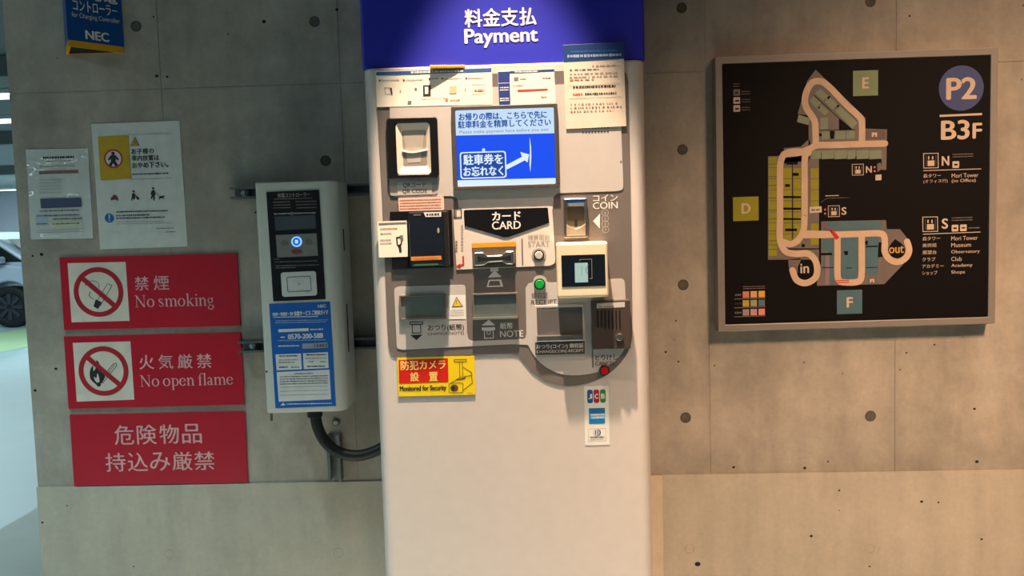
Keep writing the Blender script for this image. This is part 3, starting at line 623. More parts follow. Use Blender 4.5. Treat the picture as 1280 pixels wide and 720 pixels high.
def f(b):
    e = .0026; YL = mat('sticker letter', (250, 206, 110), .5)
    b.px(M0, [(498.5,449.8),(560,447.5),(560.8,477),(499,479)], e, SR); b.text(M0, '防犯カメラ', 501, 449.8, 557, 462, e+.0002, YL, bold=.03, ang=a); b.text(M0, '設', 513, 465, 524, 476.5, e+.0002, YL, bold=.03); b.text(M0, '置', 536.5, 464.5, 547.5, 476, e+.0002, YL, bold=.03)
    b.text(M0, 'Monitored for Security', 500, 481.5, 558, 490, e, INK, bold=.035, ang=a)
    b.stroke(M0, [(568,449.5),(583,449),(583,452),(568,452.5)], .8, e, INK, closed=True); b.stroke(M0, [(574.3,452.3),(574.8,471)], .7, e, INK); b.stroke(M0, [(578,452),(578.6,470)], .7, e, INK)
    b.stroke(M0, smooth_path([(579,458.5),(584,462),(589,465),(590,469)],4), .7, e, INK)
    b.stroke(M0, [(561.5,480),(575,471.5),(589.5,469),(590.5,478.5),(578.5,488)], .7, e, INK); b.stroke(M0, smooth_path([(561.5,481),(563,479),(577,478.5),(578.8,481),(578.5,488.5),(576.5,490.5),(563,490.8),(561.3,488.5)],2), .7, e, INK, closed=True)
    c = M0.uv(568, 484.8); k = scale(M0, 568, 484); b.flat(M0, circ(*c, 5*k, 24, 4.4*k), e, mat('lens brown', (110, 70, 40), .4)); b.flat(M0, circ(c[0]-1.5*k, c[1], 2.6*k, 20), e+.0002, INK); b.stroke(M0, [(571,474.5),(578,473.5),(582,471.5)], 1.2, e, INK)
    b.greek(M0, 584, 491, 591, .8, e, GINK)
N(o, f)
o, a = sheet('card_sticker', 'narrow white payment card sticker below the red cancel button', 'sticker', M0, (730,483), (760.5,482), (762,556), (731.5,556.5), PAPER, d=0, t=.0006)
def f(b):
    e = .0009
    for i, (c, t) in enumerate((((20, 92, 168), 'J'), ((176, 24, 52), 'C'), ((44, 140, 62), 'B'))):
        x = 734+i*8; b.flat(M0, rr(M0, x, 487-i*.2, x+7, 503.8-i*.2, 2.5), e, mat('logo %s' % t, c, .45)); b.text(M0, t, x+1.2, 492.2-i*.2, x+6, 498.6-i*.2, e+.0002, WINK, bold=.06)
    b.px(M0, [(736,510.3),(756,509.7),(756.3,529.2),(736.3,529.8)], e, mat('logo blue', (22, 122, 190), .45)); b.px(M0, [(737,516.8),(756,516.2),(756.1,523.3),(738.5,523.8)], e+.0002, mat('logo pale blue', (120, 180, 226), .45)); b.greek(M0, 739, 518.5, 755, 1.6, e+.0003, WINK); b.greek(M0, 740, 521.8, 755, 1.6, e+.0003, WINK)
    c = M0.uv(745.8, 540.5); k = scale(M0, 745, 540); b.flat(M0, circ(c[0]+.6*k, c[1], 4.6*k, 24, 4*k), e, NV); b.flat(M0, circ(*c, 3.5*k, 20), e+.0002, PAPER); b.px(M0, [(743.8,538),(745.2,538),(745.2,543),(743.8,543)], e+.0003, NV); b.px(M0, [(746.4,538),(747.8,538),(747.8,543),(746.4,543)], e+.0003, NV)
    b.greek(M0, 737.5, 546.5, 755.5, 1.8, e, GINK); b.greek(M0, 738, 549.2, 755, .8, e, LINK); b.stroke(M0, [(735.3,536),(757,535.3),(757.5,551),(735.6,551.4)], .4, e, LINK, closed=True)
N(o, f)

# ================================================================== SERIF LETTERING for the red signs
def serif(s):
    """list of (kind, points, widths) strokes per phrase; x-height 1"""
    T, t = .19, .075; out = []; x = 0.0
    def line(p, w): out.append((p, w))
    def bar(cx, y, l, h=.06): out.append(([(cx-l/2, y), (cx+l/2, y)], [h, h]))
    def arc(cx, cy, rx, ry, a0, a1, wmax, wmin, n=16):
        P = []; W = []
        for i in range(n+1):
            a = math.radians(a0+(a1-a0)*i/n); P.append((cx+rx*math.cos(a), cy+ry*math.sin(a))); W.append(wmin+(wmax-wmin)*abs(math.cos(a))**1.3)
        out.append((P, W))
    def stem(cx, y0, y1, top=True, bot=True):
        line([(cx, y0), (cx, y1)], [T, T])
        if bot: bar(cx, y0+.03, .42)
        if top: line([(cx-.24, y1-.09), (cx, y1-.02)], [.04, .1])
    for ch in s:
        if ch == ' ': x += .42; continue
        if ch == 'N':
            line([(x+.2, 0), (x+.2, 1.45)], [t, t]); line([(x+.17, 1.43), (x+1.2, .02)], [T, T]); line([(x+1.2, 0), (x+1.2, 1.45)], [t, t]); bar(x+.2, .03, .42); bar(x+.12, 1.42, .36); bar(x+1.2, 1.42, .42); x += 1.55
        elif ch == 'o': arc(x+.5, .5, .4, .47, 0, 360, T, t, 28); x += 1.1
        elif ch == 's': line(smooth_path([(x+.6, .78), (x+.52, .93), (x+.34, .97), (x+.16, .86), (x+.18, .68), (x+.38, .53), (x+.6, .36), (x+.6, .14), (x+.38, .03), (x+.18, .08), (x+.1, .26)], 2), [.06, .06, .07, .08, .1, .13, .15, .16, .17, .18, .18, .17, .16, .14, .1, .08, .07, .06, .06, .06, .06]); x += .85
        elif ch in 'mn':
            stem(x+.26, 0, 1)
            for k in range(2 if ch == 'm' else 1):
                bx0 = x+.26+k*.6; line(smooth_path([(bx0+.05, .72), (bx0+.28, .95), (bx0+.5, .9), (bx0+.6, .66)], 3), [.05, .06, .08, .1, .12, .14, .15, .16, .18, T]); line([(bx0+.6, .68), (bx0+.6, 0)], [T, T]); bar(bx0+.6, .03, .42)
            x += .6*(2 if ch == 'm' else 1)+.55
        elif ch == 'k': stem(x+.26, 0, 1.55); line([(x+.36, .45), (x+.8, .93)], [t, t]); line([(x+.46, .56), (x+.92, .02)], [T, T]); bar(x+.82, .95, .36); bar(x+.95, .03, .36); x += 1.15
        elif ch == 'i': stem(x+.26, 0, 1); out.append(([(x+.26, 1.36), (x+.26, 1.37)], [.2, .2, 'dot'])); x += .52
        elif ch == 'l': stem(x+.26, 0, 1.55); x += .52
        elif ch == 'f': line([(x+.28, 0), (x+.28, 1.15)], [T, T]); line(smooth_path([(x+.28, 1.12), (x+.36, 1.42), (x+.56, 1.52), (x+.72, 1.42)], 3), [T, .17, .14, .11, .09, .08, .08, .1, .12, .13]); bar(x+.3, .95, .55); bar(x+.3, .03, .46); x += .68
        elif ch == 'p': stem(x+.26, -.5, 1); arc(x+.56, .5, .38, .46, -150, 150, T, t, 20); x += 1.12
        elif ch == 'e': arc(x+.47, .5, .38, .46, 15, 330, T, t, 24); bar(x+.47, .56, .68, .06); x += .98
        elif ch == 'a': line([(x+.62, .7), (x+.62, .12), (x+.72, .05), (x+.82, .1)], [T, T, .1, .06]); line(smooth_path([(x+.16, .76), (x+.26, .94), (x+.46, .95), (x+.62, .72)], 3), [.14, .12, .08, .07, .07, .08, .1, .13, .16, T]); arc(x+.38, .26, .24, .22, 60, 360, .17, .07, 16); x += .92
        elif ch == 'g':
            arc(x+.42, .65, .28, .29, 0, 360, .14, .07, 20); line(smooth_path([(x+.28, .37), (x+.2, .22), (x+.34, .1), (x+.7, .04), (x+.82, -.18), (x+.62, -.4), (x+.3, -.42), (x+.12, -.26), (x+.22, -.08), (x+.36, .08)], 2), [.06]*6+[.12]*3+[.12]*3+[.08]*7); line([(x+.62, .86), (x+.86, .94)], [.06, .1]); x += .98
    return out, x
def serif_text(b, pl, s, x0, y0, x1, base, xh, d, mt, ang):
    """phrase between pixels x0..x1 on a baseline pixel, x-height xh pixels"""
    st, wd = serif(s); k = scale(pl, (x0+x1)/2, base); sx = (x1-x0)*k/wd; sy = xh*k
    c0 = pl.uv(x0, base); ca, sa = math.cos(ang), math.sin(ang)
    for P, W in st:
        if len(W) == 3: b.flat(pl, circ(c0[0]+P[0][0]*sx*ca-P[0][1]*sy*sa, c0[1]+P[0][0]*sx*sa+P[0][1]*sy*ca, .1*sy, 12), d, mt); continue
        q = [(c0[0]+x*sx*ca-y*sy*sa, c0[1]+x*sx*sa+y*sy*ca) for x, y in P]
        W = (list(W)+[W[-1]]*len(q))[:len(q)]
        b.stroke(pl, q, [w_*(sx+sy)/2 for w_ in W], d, mt, inpx=False, caps=False); d += 4e-6

RED = mat('sign red', (186, 16, 40), .3, var=.02, coat=.3); SWHT = mat('sign picture white', (222, 212, 196), .4); SPK = mat('sign lettering pink', (228, 170, 170), .45); PRD = mat('prohibition red', (176, 28, 44), .4)
def red_sign(label, q):
    cx_, cy_, w_, h_, a = quad(WALL, *q)
    o = thing('safety_sign', label, 'sign', WALL.at(cx_, cy_-h_/2)); b = MB(); b.prism(WALL, rrect(cx_, cy_, w_, h_, ang=a), 0, .006, RED); b.build('panel', o, bevel=.0008); return o, a
SPn = WALL.front(.006)
def prohibit(b, px, py):
    c = SPn.uv(px, py); k = scale(SPn, px, py)
    b.ringprism(SPn, circ(*c, 31*k, 56), circ(*c, 25*k, 56), .0002, .0009, PRD); dx = 28*k*.72
    b.stroke(SPn, [(c[0]-dx, c[1]+dx*.93), (c[0]+dx, c[1]-dx*.93)], 6*k, .00095, PRD, inpx=False, caps=False)
o, a = red_sign('red no smoking sign with cigarette pictogram, topmost of three red signs', ((76,322),(297,316),(301.5,407),(81.5,412.5)))
def f(b):
    b.px(SPn, [(84.5,329),(157,327.3),(162,401),(89.5,403)], .0002, SWHT); prohibit(b, 123.3, 365)
    b.stroke(SPn, [(119.5,379.5),(134.5,354.5),(140,357),(125.5,382)], .7, .0005, INK, closed=True); b.px(SPn, [(119.8,374),(127.3,378),(122.8,386.3),(117,383)], .0006, INK)
    b.stroke(SPn, smooth_path([(106,357),(112,352),(118,351),(124,355),(123,360)],4), .6, .0005, INK); b.stroke(SPn, smooth_path([(113,365),(111.5,369),(115,373),(117,374)],4), .8, .0005, INK)
N(o, f, 'pictogram')
def f(b):
    b.text(SPn, '禁', 168.5, 345.5, 186, 363, .0006, SPK, off=-.008, bold=.022, ang=a); b.text(SPn, '煙', 192, 344.5, 211.5, 362.5, .0006, SPK, off=-.008, bold=.022, ang=a)
N(o, f, 'lettering')
def f(b):
    serif_text(b, SPn, 'No smoking', 169.5, 370, 268.5, 384.2, 10.2, .0006, SPK, a)
N(o, f, 'lettering')
o, a = red_sign('red no open flame sign with match pictogram, middle of three red signs', ((81,420),(302,415),(306,505),(87.5,511)))
def f(b):
    b.px(SPn, [(91,428.5),(163,426.7),(168,499.5),(96,502)], .0002, SWHT); prohibit(b, 129.6, 463.8)
    b.px(SPn, smooth_path([(122,482),(113.5,474),(112.5,464),(116,457),(117,464),(120,459),(121,450),(126,458),(128,466),(131,463),(131,472),(128,478)],3), .0005, INK); b.px(SPn, smooth_path([(122.5,479.5),(118.5,475),(118,470.5),(120.5,473),(122,466.5),(124,472),(124.5,477)],3), .0006, SWHT)
    b.stroke(SPn, [(124.5,476.5),(141,455.5),(145,453.8),(146,457),(128.5,479)], .7, .0006, INK, closed=True); b.stroke(SPn, [(128,476),(143,456.5)], .5, .0006, INK); b.flat(SPn, circ(*SPn.uv(123.5, 480.5), .0055, 16), .0007, INK)
N(o, f, 'pictogram')
def f(b):
    for i, c in enumerate('火気厳禁'): x = 174+i*24; b.text(SPn, c, x, 443.6-i*.5, x+18.5, 461.6-i*.5, .0006, SPK, off=-.008, bold=.022, ang=a)
N(o, f, 'lettering')
def f(b):
    serif_text(b, SPn, 'No open flame', 176, 470, 292, 483.4, 9.8, .0006, SPK, a)
N(o, f, 'lettering')
o, a = red_sign('red dangerous goods sign with two lines of lettering, lowest of three red signs', ((88.5,518),(307,513),(310.5,602),(94,607)))
def f(b):
    for i, c in enumerate('危険物品'): x = 143+i*28.2; b.text(SPn, c, x, 531.5-i*.6, x+24.5, 556-i*.6, .0006, SPK, off=-.008, bold=.02, ang=a)
N(o, f, 'lettering')
def f(b):
    for i, c in enumerate('持込み厳禁'): x = 132+i*27.8; b.text(SPn, c, x, 566-i*.5, x+25, 589.5-i*.5, .0006, SPK, off=-.008, bold=.02, ang=a)
N(o, f, 'lettering')

# ================================================================== papers on the left wall
LAM = mat('laminated paper', (206, 210, 206), .12, var=.02, coat=.8)
nt_ = LAM.node_tree; _b = nt_.nodes['Principled BSDF']; _n = nt_.nodes.new('ShaderNodeTexNoise'); _n.inputs['Scale'].default_value = 14; _n.inputs['Detail'].default_value = 2
_t = nt_.nodes.new('ShaderNodeTexCoord'); nt_.links.new(_t.outputs['Object'], _n.inputs['Vector']); _u = nt_.nodes.new('ShaderNodeBump'); _u.inputs['Strength'].default_value = 1; _u.inputs['Distance'].default_value = .035
nt_.links.new(_n.outputs['Fac'], _u.inputs['Height']); nt_.links.new(_u.outputs['Normal'], _b.inputs['Coat Normal']); _b.inputs['Coat Roughness'].default_value = .06
o, a = sheet('laminated_notice', 'small glossy laminated notice beside the larger white paper notice', 'notice', WALL, (34,187.5), (111,185), (116,297.5), (38,300), LAM, d=.0, t=.0010, curl=.0016)
def f(b):
    e = .0028; b.greek(WALL, 54, 197.5, 93, 3, e, INK, dash=(1, 2)); b.greek(WALL, 58, 202, 88, 1.4, e, LINK); b.greek(WALL, 50, 208.5, 94, 1.6, e, LINK)
    b.px(WALL, [(49.5,214),(98.5,212.5),(98.7,216.5),(49.7,218)], e, mat('maroon bar', (150, 90, 92), .3)); b.greek(WALL, 51, 216, 97, 2.4, e+.0003, GINK, dash=(1, 3))
    for y in (225, 229, 233, 237, 241): b.greek(WALL, 49.5, y, 78, 1, e, LINK)
    b.px(WALL, [(51,248.5),(102,247),(103,258.5),(52,260.5)], e, mat('dusk blue bar', (76, 84, 116), .3))
    for y, x0, x1 in ((264,50,100),(270,47,100),(274,67,104),(280,46,60),(280,66,100)): b.greek(WALL, x0, y, x1, 1.8, e, GINK)
    b.px(WALL, [(64,277),(103,276),(103.5,284),(64,285)], e-.0003, mat('pale yellow patch', (206, 208, 178), .3)); b.px(WALL, [(45,268),(60,267.5),(61,282),(46,282.5)], e-.0003, mat('pale blue patch', (174, 192, 206), .3))
    for y in (288, 291): b.greek(WALL, 47, y, 105, .8, e, LINK)
N(o, f)
o, a = sheet('paper_notice', 'large white paper notice with yellow panel and child pictogram above the red signs', 'notice', WALL, (115,155), (224,151), (235,308), (125,312), mat('notice white', (212, 214, 210), .45), d=0, t=.001, curl=.0014)
CHILD = mat('notice yellow', (196, 158, 16), .5)
def f(b):
    e = .0027; WH = PAPER
    b.px(WALL, [(123,171),(161,169.3),(164.5,223.5),(126.5,225.5)], e, CHILD)
    c = WALL.uv(142.5, 198.5); k = scale(WALL, 142, 198); b.flat(WALL, circ(*c, 11.7*k, 32), e+.0002, PRD); b.flat(WALL, circ(*c, 9.8*k, 32), e+.0004, mat('notice pinkish white', (222, 204, 206), .5))
    b.flat(WALL, circ(c[0], c[1]+6.6*k, 2.2*k, 16), e+.0006, INK); b.px(WALL, [(139.5,194),(145,193.7),(149.5,199),(148,201),(145.5,198.5),(145.5,202),(148.5,206.5),(145,208),(142.5,204),(140,208),(136.5,206.5),(139.5,202),(139.3,198.5),(137,201),(135.5,199.5)], e+.0006, INK)
    b.px(WALL, [(169,171),(175,182.5),(163.5,182.7)], e, GINK); b.px(WALL, [(169.2,173.2),(173.3,181.5),(165.3,181.7)], e+.0002, CHILD); b.px(WALL, [(168.8,175.5),(169.8,175.5),(169.6,180),(169,180)], e+.0004, INK)
    DK = mat('notice dark ink', (62, 62, 66), .6)
    b.text(WALL, 'お子様の', 164.5, 185.5, 193, 192.5, e, DK, bold=.03, ang=a); b.text(WALL, '車内放置は', 165, 194, 199.5, 201, e, DK, bold=.03, ang=a); b.text(WALL, 'おやめ下さい。', 165.5, 202.5, 211, 210, e, DK, bold=.03, ang=a)
    b.greek(WALL, 166, 218, 212, 1.8, e, DK, dash=(1, 3)); b.stroke(WALL, [(162,168.5),(214,167)], .5, e, LINK, caps=False); b.stroke(WALL, [(165,224.5),(216,222.5)], .5, e, LINK, caps=False)
N(o, f, 'warning_print')
def f(b):
    e = .0027; WH = PAPER; DK = MATS['notice dark ink']; k = scale(WALL, 142, 198)
    MR = mat('notice maroon', (110, 44, 58), .5)
    b.px(WALL, smooth_path([(139,249.5),(139.5,247),(141,246.5),(142,244),(145,243.8),(146.3,246.3),(147.8,247),(148,250.5),(146.5,251),(146,249.7),(141,250),(140.5,251)],2), e, MR)
N(o, f, 'pictogram')
def f(b):
    e = .0027; DK = MATS['notice dark ink']; WH = PAPER; k = scale(WALL, 142, 198)
    b.flat(WALL, circ(*WALL.uv(167.4, 239.3), .0026, 12), e, INK); b.px(WALL, [(166,241.5),(168.5,241.5),(169.5,246),(168.5,251),(167,247.5),(165.2,251),(164.3,250.5),(165.5,246)], e, INK); b.stroke(WALL, [(168.5,243),(172,246.5)], .8, e, INK); b.px(WALL, [(170.5,246.5),(172.5,245),(174.8,249),(172.5,250)], e, INK)
N(o, f, 'pictogram')
def f(b):
    e = .0027; DK = MATS['notice dark ink']; WH = PAPER; k = scale(WALL, 142, 198)
    b.flat(WALL, circ(*WALL.uv(192, 235.5), .0027, 12), e, INK); b.px(WALL, [(190.5,238),(193.5,237.8),(195,243.5),(193.5,244),(193.8,251),(192.5,250.5),(191.8,245.5),(190,249),(188.8,248),(190.3,243.5),(188.5,243)], e, INK); b.px(WALL, [(199.5,245.5),(204.5,245),(206,243.8),(206.5,245.5),(205,246.5),(204.8,249.5),(203.8,247.5),(201,247.8),(200.3,250),(199.5,249)], e, INK); b.stroke(WALL, [(195,241),(200,245.3)], .4, e, INK)
N(o, f, 'pictogram')
def f(b):
    e = .0027; DK = MATS['notice dark ink']; WH = PAPER; k = scale(WALL, 142, 198)
    c = WALL.uv(137.3, 272.6); b.flat(WALL, circ(*c, 5.8*k, 28), e, mat('notice blue', (24, 104, 168), .5)); b.px(WALL, [(136.4,268.5),(138.2,268.5),(137.8,274),(136.8,274)], e+.0002, WH); b.flat(WALL, circ(c[0], c[1]-3.2*k, .9*k, 10), e+.0002, WH)
    for y, x1 in ((265,210),(269.5,187),(273,207)): b.greek(WALL, 146, y, x1, 2, e, DK, dash=(1, 2), slope=-.025)
    for y, x1 in ((277.5,206),(280,215)): b.greek(WALL, 146.5, y, x1, .8, e, LINK, slope=-.02)
    b.greek(WALL, 196, 285.5, 219, 1, e, GINK); b.greek(WALL, 208, 290, 220, 1, e, GINK)
N(o, f)

# ================================================================== blue wedge sign above
zb = WALL.uv(156, 66.5)[1]; pb = WALL.uv(83, 69)
d_ = ray(85.5, 57.5); t_ = (zb-CAM.z)/d_.z; pf = CAM + d_*t_
pw = Vector((WALL.uv(156, 66.5)[0], -.002, zb)); pl_ = Vector((pf.x, pf.y, zb))
ws = thing('hanging_sign', 'blue wedge shaped charging sign with yellow lower rim high on the wall', 'sign', ((pl_.x+pw.x)/2, (pl_.y)/2, zb))
u_ = (pw-pl_); u_.z = 0; FP = Plane(pl_, u_, (0, 0, 1)); Wd = u_.length
SBLUE = mat('sign blue', (10, 78, 150), .4, var=.03); SYEL = mat('sign yellow', (218, 160, 24), .45); back = Vector((pb[0], -.002, zb))
def tri(b, z0, z1, mt, shrink=0.0, open_bottom=False):
    P = [pl_, pw, back]; c = (pl_+pw+back)/3
    P = [p+(c-p)*shrink for p in P]
    vs = [(p.x, p.y, z0) for p in P]+[(p.x, p.y, z1) for p in P]
    b.mesh(vs, [(0,1,4,3),(1,2,5,4),(2,0,3,5),(3,4,5)]+([] if open_bottom else [(2,1,0)]), mt)
b = MB(); tri(b, zb+.014, zb+.36, SBLUE); b.build('body', ws)
b = MB(); P = [pl_, pw, back]; c = (pl_+pw+back)/3; Pi = [p+(c-p)*.13 for p in P]
vs = [(p.x, p.y, zb) for p in P]+[(p.x, p.y, zb) for p in Pi]+[(p.x, p.y, zb+.014) for p in P]+[(p.x, p.y, zb+.014) for p in Pi]
fs = []
for i in range(3):
    j = (i+1) % 3; fs += [(i, 3+i, 3+j, j), (i, j, 6+j, 6+i), (3+i, 9+i, 9+j, 3+j)]
b.mesh(vs, fs, SYEL); b.build('rim', ws)
b = MB(); b.face([(p.x, p.y, zb+.0015) for p in Pi], mat('hollow painted shade', (10, 10, 20), .9)); b.build('hollow', ws)  # near-flush dark sheet, painting the shade inside the hollow rim
b = MB()
sl = math.radians(0)
b.text(FP, '充電', 108, -12, 146, 3, .001, WINK, bold=.02); b.text(FP, 'コントローラー', 92, 3.5, 146, 17, .001, WINK, bold=.012); b.text(FP, 'for Charging Controller', 91, 19.5, 149, 27, .001, WINK); b.text(FP, 'NEC', 107, 39.5, 136, 51, .001, WINK, bold=.05); b.build('lettering', ws)

# ================================================================== charging controller on its rails
RAILB = mat('rail shadow steel', (70, 72, 72), .5, .8)
def rail(label, py0, py1, px0, px1):
    zc0, zc1 = WALL.uv((px0+px1)/2, py1)[1], WALL.uv((px0+px1)/2, py0)[1]; xa, xb = WALL.front(.03).uv(px0, (py0+py1)/2)[0], px1
    o = thing('mounting_rail', label, 'rail', ((xa+xb)/2, 0, zc0), 'steel mounting rails'); b = MB()
    prof = [(0, zc0), (-.041, zc0), (-.041, zc0+.005), (-.0385, zc0+.005), (-.0385, zc0+.0025), (-.0025, zc0+.0025), (-.0025, zc1-.0025), (-.0385, zc1-.0025), (-.0385, zc1-.005), (-.041, zc1-.005), (-.041, zc1), (0, zc1)]
    n = len(prof); vs = [(xa, y, z) for y, z in prof]+[(xb, y, z) for y, z in prof]
    b.mesh(vs, [tuple(range(n)), tuple(range(2*n-1, n-1, -1))]+[(i, n+i, n+(i+1) % n, (i+1) % n) for i in range(n)], ZINC); b.build('channel', o)
    b = MB(); pb_ = Plane((0, -.0025, 0)); c = ((xa+.03), (zc0+zc1)/2); BZ = mat('bright bolt', (196, 196, 198), .5, .3); b.prism(pb_, circ(c[0], c[1], .0085, 6), 0, .024, BZ); b.prism(pb_, circ(c[0], c[1], .004, 14), 0, .032, BZ); b.build('bolt', o)
    return o
XB = M0.uv(477, 300)[0]-.01+.08
rail('upper galvanised rail with bolt crossing the wall behind the charging box', 240, 254, 289, XB)
rail('lower galvanised rail with bolt overlapping the middle red sign', 428.5, 442.5, 299, XB)
CB = Plane((0, -.165, 0)); CG = mat('charger case grey', (204, 204, 196), .4, var=.02)
cx_, cy_, w_, h_, a_ = quad(CB, (316,228.5), (420.5,225.3), (432,513.3), (335.5,517.5))
cc = thing('charging_controller', 'grey white electric charging controller box on steel rails', 'charging controller', CB.at(cx_, cy_-h_/2, -.06))
b = MB()
n = 8; r_ = .026; prof = [(-w_/2, -.122), (w_/2, -.122)]
for i in range(n+1): an = PI/2*i/n; prof.append((w_/2-r_+r_*math.cos(an), -r_+r_*math.sin(an)))
prof += [(-w_/2+.004, 0), (-w_/2, -.004)]
n = len(prof); vs = []
for yy in (-h_/2, h_/2): vs += [CB.at(cx_+x, cy_+yy, d) for x, d in prof]
b.mesh(vs, [tuple(range(n)), tuple(range(2*n-1, n-1, -1))]+[(i, n+i, n+(i+1) % n, (i+1) % n) for i in range(n)], CG); b.build('case', cc, bevel=.003)
b = MB(); c = CB.uv(319.5, 265.5); b.prism(CB, circ(*c, .0022, 12), -.001, .0012, SOFTBLK); c = CB.uv(333.3, 464.5); b.prism(CB, circ(*c, .0022, 12), -.001, .0012, SOFTBLK); b.build('screw', cc)
b = MB(); xs_ = cx_+w_/2
for z0, z1 in ((.10, .15), (-.13, -.02)): b.box((xs_-.0005, -.115, cy_+z0), (xs_+.0012, -.108, cy_+z1), SOFTBLK)
b.build('side_vent', cc)
px_ = [(333,240),(399.5,237.5),(406.5,373.5),(342,377)]
q = quad(CB, *px_); b = MB(); b.prism(CB, rrect(q[0], q[1], q[2], q[3], .002, ang=q[4]), 0, .0022, BLACK); cpn = b.build('control_panel', cc)
e = .0026; q4 = lambda *p: (lambda s: rrect(s[0], s[1], s[2], s[3], 0, ang=s[4]))(quad(CB, *p)); an = q[4]
b = MB(); b.text(CB, '充電コントローラー', 347, 240.8, 388, 246.5, e, LINK, bold=.02, ang=an)
for y, x0, x1 in ((249,343,390),(252.8,342,363),(252.3,370,396),(256.5,342,364),(256,371,396),(260,342,364),(260,371,396)): b.greek(CB, x0, y, x1, 1.3, e, GINK)
b.greek(CB, 343, 267.5, 395, 2, e, LINK, dash=(1, 2)); b.flat(CB, circ(*CB.uv(365, 267), .004, 12), e+.0002, GINK)
for y, x0, x1 in ((324,343,350),(327.5,344,397),(332.5,345,399),(335,345,370)): b.greek(CB, x0, y, x1, 1.2, e, GINK)
b.build('panel_lettering', cpn)
b = MB(); b.flat(CB, q4((343.5,270.5),(394.5,268.5),(396,286),(345,287.8)), e, mat('charger display', (72, 80, 88), .2)); b.build('display', cpn)
b = MB(); s_ = quad(CB, (345.5,294),(396,291.5),(398,319.5),(347,322)); b.prism(CB, rrect(s_[0], s_[1], s_[2], s_[3], .001, ang=s_[4]), .0022, .0034, mat('button plate grey', (132, 130, 124), .45)); bp = b.build('button_plate', cpn)
for px, py, rx, mt, nm in ((356.5,304,4.6,mat('grey key', (116, 114, 106), .5),'arrow_key'),(386.3,303,4.6,MATS['grey key'],'arrow_key'),(371.8,314.3,6.6,mat('red key', (150, 52, 54), .5),'stop_key')):
    b = MB(); k = scale(CB, px, py); c = CB.uv(px, py); b.prism(CB, circ(*c, rx*k, 24, 2.9*k), .0034, .0048, mt); b.ringprism(CB, circ(*c, rx*k*1.06, 24, 3.2*k), circ(*c, rx*k*.93, 24, 2.6*k), .0034, .005, FASC); b.build(nm, bp)
b = MB(); c = CB.uv(371.5, 302); k = scale(CB, 371, 302); b.ringprism(CB, circ(*c, 6.4*k), circ(*c, 4.9*k), .0034, .0062, mat('lit blue ring', (130, 196, 255), .3, emit=1.3, var=0)); b.prism(CB, circ(*c, 4.9*k), .0034, .0055, mat('lit blue key', (24, 96, 236), .3, emit=.9, var=0)); b.flat(CB, rrect(*c, 4*k, 4.6*k, .8*k), .0058, mat('lit key sign', (180, 220, 255), .3, emit=1.0, var=0)); b.build('blue_button', bp)
b = MB(); s_ = quad(CB, (351.5,340.5),(395.5,338.5),(397.5,369),(353.5,371)); b.prism(CB, rrect(s_[0], s_[1], s_[2], s_[3], .006, ang=s_[4]), .0022, .006, mat('card pad white', (206, 206, 204), .4)); cpd = b.build('card_pad', cpn, bevel=.001)
b = MB(); o1 = quad(CB, (359,346),(389,344.7),(390.5,363.5),(360.5,365)); b.ringprism(CB, rrect(*o1[:4], .004, ang=o1[4]), rrect(o1[0], o1[1], o1[2]-.0022, o1[3]-.0022, .003, ang=o1[4]), .0055, .0066, SOFTBLK); b.flat(CB, circ(o1[0], o1[1], .002, 12), .0064, LINK); b.build('touch_outline', cpd)
PB = mat('label blue', (14, 92, 178), .42, var=.03)
s_ = quad(CB, (337,379.5),(413,377),(419.5,506.5),(344,511)); b = MB(); b.prism(CB, rrect(*s_[:4], ang=s_[4]), 0, .0009, PB); ib = b.build('instruction_label', cc); an = s_[4]
b = MB(); e = .0013; CW = mat('label white', (214, 216, 216), .45)
b.text(CB, 'NEC', 397.5, 380.5, 408, 384.5, e, CW, bold=.05, ang=an); b.text(CB, 'PHV・PHEV・EV 充電サービス ご利用ガイド', 341, 388.5, 410.5, 394.5, e, CW, bold=.04, ang=an); b.greek(CB, 342, 396.5, 398, 1.2, e, CW, slope=-.02)
for y, x0, x1 in ((401,345,410),(403.5,344,408),): b.greek(CB, x0, y, x1, 1.1, e, MATS['heading grey ink'], slope=-.02)
b.px(CB, [(348,411.5),(386,410),(386.2,413.7),(348.2,415.3)], e, CW); b.greek(CB, 388, 411.8, 404, 1.6, e, CW); b.text(CB, '0570-200-588', 360, 416.8, 404, 423.3, e, CW, bold=.05, ang=an); b.greek(CB, 351, 421.5, 356, 1.6, e, CW)
b.greek(CB, 347, 425.8, 408, 1.1, e, MATS['heading grey ink'], slope=-.02); b.greek(CB, 348, 432.5, 374, 1.6, e, CW, slope=-.02); b.px(CB, [(378,429.5),(409.5,428),(410,434.5),(378.3,436)], e, mat('label grey', (150, 154, 160), .45)); b.text(CB, '13451', 393, 429.8, 408.5, 433.8, e+.0002, INK, bold=.04, ang=an)
b.px(CB, [(344.5,443),(376.5,441.7),(377.5,461.5),(346,463)], e, CW); b.px(CB, [(378.8,441.5),(410,440),(411,460),(379.8,461.3)], e, CW); b.px(CB, [(346,465),(412,461.8),(414,499),(348.5,502)], e, CW)
for y, x0, x1, mt in ((445,349,372,INK),(450,348,373,LINK),(453,348,368,GINK),(459,349,360,INK),(459,364,374,GINK),(443.5,383,408,INK),(448,382,408,LINK),(452,386,392,GINK),(452,400,407,GINK),(458,384,406,INK),(467,368,392,GINK)): b.greek(CB, x0, y, x1, 1.5, e+.0002, mt, slope=-.02)
for y in (471, 474, 477, 480, 484, 489, 494): b.greek(CB, 350, y, 410, 1 if y > 482 else 1.4, e+.0002, GINK if y < 482 else LINK, slope=-.025)
b.px(CB, [(351,506.8),(354,503),(357,506.4)], e, CW); b.greek(CB, 358, 505, 415, 1.3, e, CW, slope=-.02); b.build('label_print', ib)
